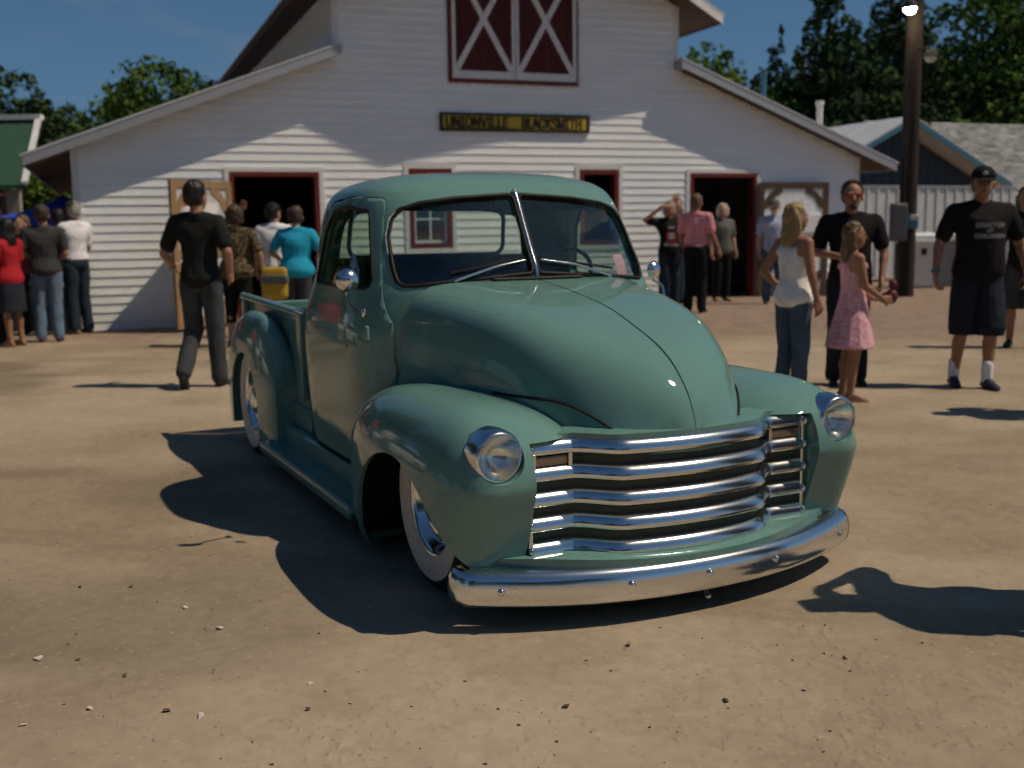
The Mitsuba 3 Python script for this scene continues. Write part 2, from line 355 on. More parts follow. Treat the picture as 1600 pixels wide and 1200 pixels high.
def hood():
    L = []
    for x in np.concatenate([np.linspace(-.70, .38, 40), .38 + .275 * np.sin(np.linspace(0, PI / 2, 40))[1:]]):
        b = max(hx(x) - .56, .005); n = hn(x); t = np.linspace(-PI / 2, PI / 2, 81)
        z = .56 + b * np.abs(np.cos(t)) ** (2 / n); y = np.sign(t) * np.where(np.abs(t) < 1e-9, 0, hood_w(x, z))
        top = np.stack([y * 0 + x, y, z], 1)
        L.append(np.vstack([top, [[x, ha(x) * .98, .50], [x, -ha(x) * .98, .50]]]))
    m = man(skin(L)).trim_by_plane([0, 0, 1], .52).trim_by_plane([1, 0, 0], -.628)
    m = m.trim_by_plane([0, 0, 1], .585)
    xs = np.linspace(-.66, .652, 90)
    top = [(x, hx(x) + .05) for x in xs]; bot = [(x, hx(x) - .007) for x in xs]
    # centre seam: a 6 mm groove along the crest
    nose = [(.75, .60), (.75, .4), (.648, .4), (.648, .60)]
    g = Polygon(top + [(.72, .62), (.72, .5), (.640, .5)] + bot[::-1]).buffer(0)
    cut = moved(extr(g, -.005, .005), mat([[1, 0, 0], [0, 0, 1], [0, -1, 0]], [0, 0, 0]))
    m = m - man(cut)
    return m
H = hood()
slot = hull(((-.575, -.24, 1.172), (.012, .03, .016)), ((-.575, .22, 1.172), (.012, .03, .016)))
tp('hood', H, 'paint')
# black welt where hood and fender meet
def welt(s):
    pts = []
    for x in np.linspace(.02, .55, 30):
        z = .752 - .13 * max(0, (x - .30) / .28) ** 2
        pts.append((x, s * (float(hood_w(x, z)) + .004), z + .004))
    return tube(pts, .005, 8)
for s in (-1, 1): tp('hood_welt', welt(s), 'rubber')

# cab: vertical loft of superellipse plans
Zk = [.20, .50, .90, 1.10, 1.18, 1.30, 1.42, 1.50, 1.555, 1.60, 1.635, 1.655, 1.665]
cxf = spl(Zk, [-.66, -.64, -.62, -.592, -.603, -.672, -.742, -.788, -.824, -.872, -.955, -1.06, -1.20])
cxr = spl(Zk, [-1.93, -1.95, -1.97, -1.97, -1.97, -1.96, -1.935, -1.90, -1.855, -1.78, -1.67, -1.54, -1.40])
ca = spl(Zk, [.745, .785, .800, .766, .752, .732, .711, .692, .669, .618, .505, .36, .12])
cn = spl(Zk, [5.5, 5.5, 5.2, 4.2, 3.75, 3.7, 3.65, 3.6, 3.4, 3.1, 2.8, 2.5, 2.2])
def cab_loop(z, inset=0.0, n=144):
    xc, b, a, e = (cxf(z) + cxr(z)) / 2, (cxf(z) - cxr(z)) / 2 - inset, ca(z) - inset, cn(z)
    th = np.arange(n) * 2 * PI / n; c, s = np.cos(th), np.sin(th)
    return np.stack([xc + b * np.sign(c) * np.abs(c) ** (2 / e), a * np.sign(s) * np.abs(s) ** (2 / e), c * 0 + z], 1)
zs = np.concatenate([np.linspace(.20, 1.10, 16)[:-1], np.linspace(1.10, 1.555, 24)[:-1], np.linspace(1.555, 1.665, 16)])
outer = man(skin([cab_loop(z) for z in zs]))
inner = man(skin([np.column_stack([cab_loop(z, .045)[:, :2], np.full(144, .30 + (z - .2) * (1.630 - .30) / 1.465)]) for z in zs[:-2]]))
shell = outer - inner
def xsurf(y, z, inset=0.0, rear=False):
    xc, b, a, e = (cxf(z) + cxr(z)) / 2, (cxf(z) - cxr(z)) / 2 - inset, ca(z) - inset, cn(z)
    k = b * max(0.0, 1 - min(1, abs(y) / a) ** e) ** (1 / e); return xc - k if rear else xc + k
def ysurf(x, z, inset=0.0):
    xc, b, a, e = (cxf(z) + cxr(z)) / 2, (cxf(z) - cxr(z)) / 2 - inset, ca(z) - inset, cn(z)
    return a * max(0.0, 1 - min(1, abs(x - xc) / b) ** e) ** (1 / e)
ws_r = rpoly([(.013, 1.184), (.12, 1.178), (.43, 1.157), (.56, 1.145), (.605, 1.139), (.632, 1.158), (.637, 1.22), (.624, 1.36), (.598, 1.435), (.557, 1.478), (.47, 1.506), (.30, 1.528), (.05, 1.543), (.013, 1.543)], .02).union(sbox(.013, 1.20, .06, 1.530))
ws_l = affinity.scale(ws_r, -1, 1, origin=(0, 0))
rw = rpoly([(-.470, 1.236), (.470, 1.236), (.455, 1.48), (.30, 1.500), (-.30, 1.500), (-.455, 1.48)], .06)
dw = rpoly([(-.815, 1.128), (-.869, 1.245), (-.928, 1.358), (-.985, 1.475), (-1.19, 1.498), (-1.41, 1.480), (-1.49, 1.39), (-1.575, 1.128)], .03)
dr_ = rpoly([(-.675, .275), (-.678, .98), (-.755, 1.13), (-.93, 1.535), (-1.20, 1.548), (-1.46, 1.530), (-1.57, 1.42), (-1.68, 1.10), (-1.72, .9), (-1.72, .275)], .06, 16).buffer(.10, quad_segs=16).buffer(-.10, quad_segs=16)
cutw = [man(moved(extr(p.buffer(.010), -1.05, -.2), YZ)) for p in (ws_r, ws_l)] + [man(moved(extr(rw.buffer(.008), -2.2, -1.70), YZ))]
for s in (-1, 1):
    cutw.append(man(moved(extr(rpoly([(-.105, 1.20), (.105, 1.20), (.09, 1.46), (-.09, 1.46)], .05), .3, 1.0),
                          mat([[-s * .62, .78 * -1 * -1 * -1, 0] if False else [.62, s * .78, 0], [0, 0, 1], [-.78, s * .62, 0]], [-1.32, 0, 0]))))
shell = shell - Manifold.batch_boolean(cutw, OpType.Add)
def side_prism(poly, s): return man(moved(moved(extr(poly, .42, 1.1), XZ), MIRY if s > 0 else np.eye(4)))
slot_cut = hull(((-.566, -.235, 1.160), (.022, .02, .010)), ((-.566, .205, 1.160), (.022, .02, .010)))
body = shell
doors = []
for s in (-1, 1):
    body = body - side_prism(dr_, s)
    doors.append((shell ^ side_prism(dr_.buffer(-.0045), s)) - side_prism(dw, s))
body = body - slot_cut
tp('cab', body, 'paint')
tp('cab_floor', bx(-1.9, -.66, -.70, .70, .27, .30), 'dark_metal')
tp('cowl_vent', hull(((-.590, -.215, 1.163), (.020, .02, .009)), ((-.590, .215, 1.163), (.020, .02, .009))), 'rubber')
for s, dm in zip((-1, 1), doors):
    d = tp('door', dm, 'paint')
    tp('window_glass', patch(dw.buffer(.006), lambda x, z: (x, s * ysurf(x, z, .018), z)), 'side_glass', True, d)
    rim = dw.exterior; pts = [(p.x, s * (ysurf(p.x, p.y) - .004), p.y) for p in (rim.interpolate(t, True) for t in np.linspace(0, 1, 70))]
    tp('window_seal', tube(pts, .009, 8), 'rubber', 60, d)
    hnd = cat(hull(((-1.665, s * .802, .985), .013), ((-1.665, s * .838, .985), .011)), hull(((-1.665, s * .838, .985), .011), ((-1.58, s * .842, .984), .010), ((-1.545, s * .838, .979), .007)))
    tp('handle', hnd, 'chrome', 40, d)
    for z in (.42, .92): tp('hinge', hull(((-.655, s * .80, z), .011), ((-.655, s * .80, z + .05), .011)), 'paint', 40, d)
for s, pl in ((1, ws_r), (-1, ws_l)):
    w = tp('windshield', patch(pl.buffer(.010), lambda y, z: (xsurf(y, z, .016), y, z)), 'cab_glass', True)
    pts = [(xsurf(p.x, p.y, .0) + .001, p.x, p.y) for p in (pl.exterior.interpolate(t, True) for t in np.linspace(0, 1, 90))]
    tp('rubber_seal', tube(pts, .0095, 8), 'rubber', 60, w)
pts = [(xsurf(0, z) + .010, 0, z) for z in np.linspace(1.178, 1.556, 20)]
tp('divider', tube(pts, [.0088] * 20, 12), 'chrome', 60)
tp('divider', as_tm(hull((tuple(np.array(pts[-1]) + [0, 0, .004]), (.012, .018, .010)))), 'chrome', 60)
tp('rear_window', patch(rw.buffer(.010), lambda y, z: (xsurf(y, z, .016, True), y, z)), 'cab_glass', True)
pts = [(xsurf(p.x, p.y, .0, True), p.x, p.y) for p in (rw.exterior.interpolate(t, True) for t in np.linspace(0, 1, 90))]
tp('rubber_seal', tube(pts, .013, 8), 'rubber', 60)
for s in (-1, 1):
    M = mat([[.62, s * .78, 0], [0, 0, 1], [-.78, s * .62, 0]], [-1.32, 0, 0])
    loops = []
    cw = rpoly([(-.115, 1.19), (.115, 1.19), (.10, 1.47), (-.10, 1.47)], .05)
    def onsurf(a, z):
        lo, hi = .2, 1.0
        for _ in range(24):
            d_ = (lo + hi) / 2; q = np.array([-1.32, 0, 0]) + a * np.array([.62, s * .78, 0]) + d_ * np.array([-.78, s * .62, 0])
            xc, b, aa, e = (cxf(z) + cxr(z)) / 2, (cxf(z) - cxr(z)) / 2 - .016, ca(z) - .016, cn(z)
            if (abs((q[0] - xc) / b)) ** e + (abs(q[1]) / aa) ** e < 1: lo = d_
            else: hi = d_
        return (q[0], q[1], z)
    tp('corner_window', patch(cw, onsurf), 'cab_glass', True)
# inside the cab
seat = hull(((-1.62, -.56, .70), (.16, .09, .10)), ((-1.62, .56, .70), (.16, .09, .10)), ((-1.30, -.56, .68), (.10, .08, .08)), ((-1.30, .56, .68), (.10, .08, .08)))
back = hull(((-1.80, -.55, .82), (.06, .08, .1)), ((-1.80, .55, .82), (.06, .08, .1)), ((-1.87, -.54, 1.19), (.045, .08, .05)), ((-1.87, .54, 1.19), (.045, .08, .05)))
tp('seat', seat, 'seat_cloth'); tp('seat_back', back, 'seat_cloth')
tp('dashboard', as_tm(hull(((-.76, -.60, 1.07), (.09, .05, .06)), ((-.76, .60, 1.07), (.09, .05, .06)), ((-.80, -.60, .92), (.05, .05, .05)), ((-.80, .60, .92), (.05, .05, .05)))), 'dark_metal')
ring = trimesh.creation.torus(.205, .011, 48, 12)
sw = cat(ring, tube([(-.2, 0, 0), (.2, 0, 0)], .009), tube([(0, -.2, 0), (0, 0, -.02)], .009), tube([(0, 0, 0), (0, 0, -.5)], .018), hull(((0, 0, 0), (.04, .04, .02))))
Ms = trimesh.transformations.rotation_matrix(math.radians(-52), [0, 1, 0]); Ms[:3, 3] = [-1.10, .36, 1.12]
tp('steering_wheel', moved(sw, Ms), 'rubber', 40)
stk = patch(sbox(-.035, -.05, .035, .05), lambda a, b: (xsurf(.50 + a, 1.205 + b, .022), .50 + a, 1.205 + b))
tp('windshield_sticker', stk, 'sticker_pink', False)
for y in (-.20, .25):
    tp('sun_visor', bx(-.90, -.885, y - .17 if y < 0 else y - .13, y + .13 if y < 0 else y + .17, 1.47, 1.575, .006), 'seat_cloth')

# wipers
for s, pv, el, ti in ((-1, (-.393, 1.166), (-.05, 1.245), None), (1, (.393, 1.163), (.03, 1.245), None)):
    piv = np.array([-.60, pv[0], pv[1]]); end = np.array([xsurf(el[0], el[1]) + .022, el[0], el[1]]); midp = piv + (end - piv) * .55
    w = tp('wiper', cat(hull((tuple(piv - [.02, 0, .004]), (.02, .016, .014))), tube([piv, midp + [.02, 0, .012], end], [.007, .006, .004], 8)), 'chrome', 50)
    b0 = np.array([-.60, pv[0] * 1.06, pv[1] + .018]); n_ = 14; bl = []
    for t in np.linspace(0, 1, n_):
        y = pv[0] * 1.05 * (1 - t) + el[0] * t; z = (pv[1] + .032) * (1 - t) + (el[1] + .008) * t
        bl.append((xsurf(y, z) + .012, y, z))
    tp('blade', tube(bl, .006, 6), 'rubber', 50, w)
# mirrors
for s, c in ((-1, (-.64, -.885, 1.178)), (1, (-.96, .875, 1.162))):
    c = np.array(c); base = np.array([-.735, s * .785, 1.03])
    dome = lathe([(0, .030), (.020, .028), (.038, .019), (.050, .004), (.054, -.004), (.050, -.008), (0, -.008)], 40)
    ax = np.array([.93, s * .30, .0]); ax /= np.linalg.norm(ax); up = np.array([0, 0, 1.]); sd = np.cross(up, ax)
    dome.apply_scale(.92)
    m = tp('side_mirror', moved(dome, mat([sd, np.cross(ax, sd), ax], c)), 'chrome', 50)
    arm = [base, base + (c - base) * [.25, .45, .15], base + (c - base) * [.60, .85, .45], c + np.array([-.01, 0, -.05]), c - ax * .004 - [0, 0, .02]]
    t_ = np.linspace(0, 1, 24); arm = np.stack([PchipInterpolator(np.linspace(0, 1, 5), [a[k] for a in arm])(t_) for k in range(3)], 1)
    tp('arm', tube(arm, .0065, 8), 'chrome', 60, m); tp('foot', hull((tuple(base), (.022, .008, .022))), 'chrome', 60, m)

# headlights
for s in (-1, 1):
    c = np.array([.520, s * .749, .621]); Mh = mat([[0, .87, 0], [0, 0, .87], [.92, 0, 0]], c)
    bez = lathe([(.0895, .046), (.0925, .052), (.0985, .050), (.105, .040), (.1095, .022), (.1115, -.005), (.112, -.04), (.104, -.04), (.097, .025), (.091, .042)], 56)
    h = tp('headlight', moved(bez, Mh), 'chrome', 50)
    r_ = np.linspace(0, .094, 18); refl = [(r, -.030 + .070 * (r / .094) ** 2) for r in r_]
    bowl = lathe(refl + [(.0955, .04), (.0955, -.04), (0, -.04)], 48)
    tp('reflector', moved(bowl, Mh), 'reflector', 50, h)
    lens = [(r, .044 + .024 * (1 - (r / .094) ** 2)) for r in r_]
    V = []; th = np.arange(48) * 2 * PI / 48
    for r, z in lens[1:]: V.append(np.stack([r * np.cos(th), r * np.sin(th), th * 0 + z], 1))
    V = np.vstack([[[0, 0, lens[0][1]]]] + V); F = [(0, 1 + j, 1 + (j + 1) % 48) for j in range(48)]
    for i in range(len(lens) - 2):
        for j in range(48): a, b_ = 1 + i * 48 + j, 1 + i * 48 + (j + 1) % 48; F += [(a, a + 48, b_ + 48), (a, b_ + 48, b_)]
    tp('lens', moved(tm(V, F), Mh), 'lens_glass', True, h)

# grille
def gx_(y):
    a = abs(y); t = np.clip((a - .285) / (.455 - .285), 0, 1); t = t * t * (3 - 2 * t)
    return (.606 + .070 * (1 - min(1, a / .42) ** 2)) * (1 - t) + .520 * t
ys = np.concatenate([np.linspace(-.612, -.44, 8), np.linspace(-.43, .43, 60), np.linspace(.44, .612, 8)])
BARP = 1.16 * np.array([(-.016, .026), (-.006, .0262), (.004, .0245), (.013, .0185), (.021, .009), (.0255, -.003), (.026, -.011), (.022, -.018), (.010, -.022), (-.016, -.023)])
th = np.linspace(-PI / 2, PI / 2, 13)
def barprof(rd, rz): return np.vstack([np.stack([rd * np.cos(th), rz * np.sin(th)], 1), [[-.012, rz], [-.012, -rz]]])
grille = tp('grille', bx(.405, .432, -.622, .622, .16, .640), 'dark_metal', False)
zb = [.621, .529, .438, .348, .256]
for i, z in enumerate(zb):
    path = [(gx_(y) - .022 - (.010 if i == 0 else 0), y, z) for y in ys]
    m = sweep(path, BARP)
    tp('grille_bar', m, 'chrome', 40, grille)
for i in range(4):
    z = (zb[i] + zb[i + 1]) / 2
    path = [(gx_(y) - .060, y, z) for y in ys]
    tp('inner_bar', sweep(path, barprof(.022, .030)), 'olive_bar', 40, grille)
for s in (-1, 1):
    tp('end_post', bx(.470, .522, s * .600, s * .618, .236, .640, .004), 'chrome', 40, grille)
    for k, z in enumerate(zb): tp('end_cap', as_tm(hull(((.522, s * .610, z), (.016, .010, .018)))), 'chrome', 40, grille)
    l = tp('parking_light', bx(.497, .510, s * .455, s * .590, .558, .592, .004), 'parking_lens', 40, grille)
    for ya, yb_ in ((.440, .455), (.586, .598)): tp('parking_light_frame', bx(.485, .516, s * ya, s * yb_, .550, .600), 'chrome', 40, grille)
tp('grille_header', sweep([(gx_(y) - .062, y, .650) for y in ys], np.array([(.030, .016), (-.06, .022), (-.06, -.03), (.030, -.012)])), 'paint', 40)
# gravel pan between grille and bumper
pan = Polygon([(y, gx_(y) - .04) for y in ys] + [(.76, .42)] + [(y, .720 - .27 * (abs(y) / .80) ** 2.3) for y in np.linspace(.77, -.77, 40)] + [(-.76, .42)]).buffer(0)
pan = pan.union(sbox(-.62, .42, .62, .53)).buffer(.012).buffer(-.012)
pm = as_tm(man(extr(pan, 0, .03)).refine_to_length(.05)); v = pm.vertices
pm.vertices = np.column_stack([v[:, 1], v[:, 0], v[:, 2] + .196 + .022 * np.clip(1 - ((v[:, 1] - .56) / .16) ** 2, -.5, 1)]); pm.invert()
tp('gravel_pan', pm, 'paint', 40)
tp('lower_valance', sweep([(.60 - .20 * (abs(y) / .80) ** 2.2, y, .16) for y in np.linspace(-.74, .74, 40)], np.array([(0, .05), (.008, .05), (-.03, -.06), (-.038, -.06)])), 'paint', 40)
# bumper
def bxp(y): return .722 - .235 * (abs(y) / .886) ** 2.25
yb = np.concatenate([np.linspace(-.846, .846, 70)])
path = [(.425, -.872, .156), (.450, -.876, .156), (.476, -.870, .156)] + [(bxp(y), y, .145 + .011 * (abs(y) / .86) ** 2) for y in yb] + [(.476, .870, .156), (.450, .876, .156), (.425, .872, .156)]
out = [(-.044, .067), (-.030, .0665), (-.013, .063), (.001, .0555), (.0105, .044), (.016, .030), (.0195, .010), (.0205, -.010), (.0195, -.030), (.0150, -.048), (.006, -.060), (-.006, -.066)]
prof = np.array(out + [(a - .007, b * .88) for a, b in out[::-1]])
bump = tp('front_bumper', sweep(path, prof), 'chrome', 40)
for y in (-.756, -.317, 0.0, .317, .756):
    tp('bumper_bolt', moved(lathe([(0, .012), (.008, .011), (.013, .005), (.014, -.002), (0, -.002)], 20), mat([[0, 1, 0], [0, 0, 1], [1, 0, 0]], [bxp(y) + .0205, y, .152])), 'chrome', 50, bump)
for y in (-.42, .42): tp('bumper_bracket', bx(.2, bxp(y) - .01, y - .02, y + .02, .12, .18), 'dark_metal', False, bump)
tp('tow_hook', cat(tube([(.60, .05, .12), (.64, .05, .06), (.66, .05, .035)], .008), hull(((.66, .05, .03), .014))), 'chrome', 50)

# wheels
def wheel(x, y, s, zc=.338):
    M = mat([[1, 0, 0], [0, 0, 1 * 1.0], [0, s, 0]], [x, y, zc])
    ty = lathe([(.205, -.085), (.25, -.097), (.300, -.098), (.328, -.082), (.340, -.055), (.343, -.02), (.343, .02), (.340, .055), (.328, .082), (.300, .098), (.25, .097), (.205, .085)], 72)
    w = tp('wheel', moved(ty, M), 'tyre', 50)
    ww = lathe([(.206, .088), (.232, .0985), (.262, .1020), (.296, .0998), (.301, .095), (.25, .090), (.206, .084)], 72)
    tp('whitewall', moved(ww, M), 'whitewall', 50, w)
    rim = lathe([(0, .100), (.022, .099), (.050, .094), (.078, .082), (.090, .066), (.094, .048), (.104, .044), (.118, .052), (.134, .056), (.150, .050), (.160, .038), (.170, .044), (.184, .070), (.196, .084), (.207, .086), (.211, .080), (.205, .06), (.18, .0), (0, .0)], 72)
    tp('hubcap', moved(rim, M), 'chrome', 50, w)
for s in (-1, 1):
    wheel(0, s * .700, s); wheel(-2.946, s * .715, s)
tp('axle', tube([(0, -.68, .338), (0, .68, .338)], .04), 'dark_metal'); tp('axle', tube([(-2.946, -.68, .338), (-2.946, .68, .338)], .05), 'dark_metal')
tp('chassis', cat(*[bx(-3.6, .45, y - .04, y + .04, .20, .32) for y in (-.40, .40)], bx(-.7, .42, -.50, .50, .20, .58), bx(-1.7, -.6, -.2, .2, .17, .34)), 'dark_metal')

# bed
bed = tp('bed', cat(bx(-3.56, -2.06, -.68, -.655, .34, .925, .006), bx(-3.56, -2.06, .655, .68, .34, .925, .006), bx(-2.075, -2.05, -.655, .655, .34, .925, .006), bx(-3.56, -2.06, -.66, .66, .36, .40)), 'paint', 30)
tp('tailgate', bx(-3.59, -3.565, -.65, .65, .40, .91, .008), 'paint', 30, bed)
for s in (-1, 1): tp('rail', tube([(-3.60, s * .688, .953), (-2.06, s * .688, .925)], .026, 16), 'paint', 60, bed)
for s in (-1, 1):
    for x in (-3.50, -2.10): tp('stake_pocket', bx(x - .04, x + .04, s * .682, s * .72, .45, .93, .008), 'paint', 30, bed)
for k in range(8): tp('floor_plank', bx(-3.55, -2.08, -.64 + k * .16, -.495 + k * .16, .402, .418), 'brown_wood', False, bed)
def rear_fender():
    L = []
    for x in spaced(-3.56, -2.33, 56):
        t = (x + 2.945) / .617; k = max(1e-3, 1 - abs(t) ** 2.5) ** (1 / 2.5)
        y, z = selp(TH, .10, .118 * (.40 + .60 * k), .445 * k, .45, 2.2, 4)
        L.append(np.stack([y * 0 + x, -.745 + y * 1.0, .45 + z], 1))
    m = man(skin(L)).trim_by_plane([0, 0, 1], .145).trim_by_plane([0, -1, 0], .668)
    arch = Polygon([(-2.946 + .385 * math.cos(t), .30 + .40 * math.sin(t) * .93) for t in np.linspace(0, PI, 30)] + [(-3.331, -.2), (-2.561, -.2)])
    return as_tm(m - man(moved(extr(arch, .69, .85), XZ)) - man(moved(extr(affinity.scale(arch, .93, .93), .69, 1.2), XZ)))
rf = rear_fender()
for M in (np.eye(4), MIRY): tp('rear_fender', moved(rf, M), 'paint')
# running boards
for s in (-1, 1):
    rb = cat(hull(((-2.44, s * .70, .150), (.02, .02, .022)), ((-2.44, s * .865, .148), (.02, .02, .022)), ((-.76, s * .70, .150), (.02, .02, .022)), ((-.76, s * .865, .140), (.02, .02, .022))),
             hull(((-2.44, s * .872, .140), (.012, .016, .034)), ((-.76, s * .872, .132), (.012, .016, .034))))
    tp('running_board', rb, 'paint', 40)
    tp('bed_apron', bx(-2.50, -2.00, s * .66, s * .70, .16, .40, .01), 'paint', 40)
    tp('sill', bx(-2.46, -.70, s * .70, s * .755, .14, .272, .012), 'paint', 40)

# ------------------------------------------------------------------ the white barn; local frame (u right along the front, v up, d out of the front wall)
THB = .3549
BD = np.array([cos(THB), sin(THB), 0]); BN = np.array([sin(THB), -cos(THB), 0])
B0 = np.array([0, 17.555, 0]) + .1214 * BD
BM = mat([BD, [0, 0, 1], BN], B0)
def bbox(u0, u1, v0, v1, d0, d1, r=0): return bx(u0, u1, v0, v1, d0, d1, r)
barn = thing('barn', 'white clapboard barn with red trim and a yellow and black sign over its doors', 'barn')
def bp(name, mesh, b, smooth=False, parent=None, label=None, kind=None): return part(parent or barn, name, mesh, b, smooth, BM, label, kind)
def lean_v(u): return 2.33 + .374 * (7.114 - abs(u))            # underside of a lean-to roof
TV0, TVS = 4.66, .435                                             # underside of the tower roof: height at |u| = 3.48, slope
def tow_v(u): return TV0 + TVS * (3.48 - abs(u))
WU, TU = 6.57, 2.87
wall_poly = Polygon([(-WU, -.12), (WU, -.12), (WU, lean_v(WU)), (TU, lean_v(TU)), (TU, tow_v(TU)), (0, tow_v(0)), (-TU, tow_v(TU)), (-TU, lean_v(TU)), (-WU, lean_v(WU))])
openings = {'door_l': (-4.46, -3.155, -.3, 2.225), 'door_r': (3.13, 4.44, -.3, 2.235), 'win_l': (-1.775, -1.085, 1.07, 2.285), 'win_r': (1.09, 1.795, 1.07, 2.285), 'loft': (-1.045, 1.045, 3.65, 5.35)}
hole = None
for k, (a, b, c, d) in openings.items():
    w = .07; q = sbox(a - w, c - (w if c > 0 else 0), b + w, d + w); hole = q if hole is None else hole.union(q)
wall = bp('front_wall', extr(wall_poly.difference(MultiPolygon([sbox(a, c, b, d) for a, b, c, d in openings.values()])), -.14, -.002), 'siding')
STEP = .1255
v = -.12; i = 0
clad = wall_poly.difference(hole).difference(sbox(-WU - 1, -1, -WU + .08, 9)).difference(sbox(WU - .08, -1, WU + 1, 9))
clad = clad.difference(sbox(-TU - .001, 3.0, -TU + .075, 9).intersection(sbox(-9, lean_v(TU), 9, 9))).difference(sbox(TU - .075, lean_v(TU), TU + .001, 9))
while v < 6.1:
    strip = clad.intersection(sbox(-9, v, 9, v + STEP))
    for pg in polys(strip):
        # lapped boards: proud at the lower edge, slightly bellied
        x0, y0, x1, y1 = pg.bounds; loops = []
        for f in (0, .12, .3, .5, .75, 1):
            yy = min(max(y0 + (y1 - y0) * f, y0 + 1e-5), y1 - 1e-5)
            cut_ = pg.intersection(LineString([(-20, yy), (20, yy)]))
            if cut_.is_empty: continue
            L_, _, R_, _ = cut_.bounds; g_ = (yy - v) / STEP; k_ = .0035 + .0135 * max(0, 1 - g_) ** 1.6
            if R_ - L_ < .004: continue
            loops.append([(L_, yy, 0), (R_, yy, 0), (R_, yy, k_), (L_, yy, k_)])
        if len(loops) < 2: continue
        m = skin(loops)
        bp('siding_board', m, 'siding', False, wall)
    v += STEP; i += 1
for s in (-1, 1):
    bp('corner_board', bbox(s * (WU - .085), s * (WU + .012), -.12, lean_v(WU) - .002, .001, .024), 'white_trim')
    bp('corner_board', bbox(s * (TU - .08), s * (TU + .012), lean_v(TU) + .02, tow_v(TU) - .004, .001, .024), 'white_trim')
# body: side and rear walls, dark inside
DEP = 13.0
for s in (-1, 1):
    bp('side_wall', bbox(s * WU, s * (WU - .12), -.12, lean_v(WU) - .02, -DEP, -.145), 'siding')
    bp('tower_side_wall', bbox(s * TU, s * (TU - .12), lean_v(TU) - .02, tow_v(TU) - .02, -DEP, -.145), 'siding')
bp('rear_wall', extr(wall_poly, -DEP - .15, -DEP - .002), 'siding')
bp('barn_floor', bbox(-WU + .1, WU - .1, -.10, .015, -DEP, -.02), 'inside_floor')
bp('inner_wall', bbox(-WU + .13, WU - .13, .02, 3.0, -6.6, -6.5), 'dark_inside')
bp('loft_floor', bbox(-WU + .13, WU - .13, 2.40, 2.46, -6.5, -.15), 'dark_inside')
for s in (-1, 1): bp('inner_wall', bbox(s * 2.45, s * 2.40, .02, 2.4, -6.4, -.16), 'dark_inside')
# roofs
def lean_roof(s, d0, d1, ua, ub, t):
    p = Polygon([(s * ua, lean_v(ua)), (s * ub, lean_v(ub)), (s * ub, lean_v(ub) + t), (s * ua, lean_v(ua) + t)])
    return extr(p, d0, d1)
for s in (-1, 1):
    r = bp('lean_to_roof', lean_roof(s, -DEP - .3, .285, TU + .004, 7.16, .10), 'soffit_wood')
    k = lambda u: lean_v(u) + .104
    p = Polygon([(s * (TU - .07), k(TU - .07)), (s * 7.20, k(7.20)), (s * 7.20, k(7.20) + .03), (s * (TU - .07), k(TU - .07) + .03)])
    bp('roof_sheet', extr(p, .0, .320), 'roof_metal', False, r)
    p = Polygon([(s * (TU + .005), k(TU + .005)), (s * 7.20, k(7.20)), (s * 7.20, k(7.20) + .03), (s * (TU + .005), k(TU + .005) + .03)])
    bp('roof_sheet', extr(p, -DEP - .3, -.001), 'roof_metal', False, r)
    p = Polygon([(s * (TU - .07), lean_v(TU - .07) - .03), (s * 7.17, lean_v(7.17) - .03), (s * 7.17, lean_v(7.17) + .103), (s * (TU - .07), lean_v(TU - .07) + .103)])
    bp('rake_board', extr(p, .286, .310), 'galvanized', False, r)
    p = Polygon([(s * (TU - .06), lean_v(TU - .06) - .02), (s * (TU + .02), lean_v(TU + .02) - .02), (s * (TU + .02), lean_v(TU) + .10), (s * (TU - .06), lean_v(TU) + .10)])
    bp('roof_end', extr(p, .03, .284), 'galvanized', False, r)
    bp('eave_fascia', bbox(s * 7.163, s * 7.185, lean_v(7.16) - .03, lean_v(7.16) + .10, -DEP - .3, .284), 'galvanized', False, r)
    for q in range(7): bp('roof_rib', lean_roof(s, -.55 - q * 1.1, -.52 - q * 1.1, TU + .01, 7.19, .152), 'roof_metal', False, r)
# tower roof with a prow (hay hood) over the loft doors
PROW, EAVE = 1.18, .40
for s in (-1, 1):
    def top(u, d, dz): return (s * u, tow_v(u) + dz, d)
    for nm, z0, z1, uo, inset, mt in (('tower_roof', 0, .10, 3.48, .03, 'soffit_wood'), ('roof_sheet', .103, .135, 3.53, 0, 'roof_metal')):
        pts = []
        for dz in (z0, z1): pts += [top(0, PROW - inset, dz), top(uo, EAVE - inset, dz), top(uo, -DEP - .3, dz), top(0, -DEP - .3, dz)]
        m = as_tm(Manifold.hull_points(np.array(pts))); bp(nm, m, mt)
    pts = []
    for dz in (-.03, .102): pts += [top(0.002, PROW, dz), top(3.50, EAVE, dz), top(3.50, EAVE - .024, dz), top(.002, PROW - .024, dz)]
    bp('prow_fascia', as_tm(Manifold.hull_points(np.array(pts))), 'white_trim')
    bp('tower_eave_fascia', bbox(s * 3.483, s * 3.507, TV0 - .03, TV0 + .10, -DEP - .3, EAVE - .026), 'soffit_wood')
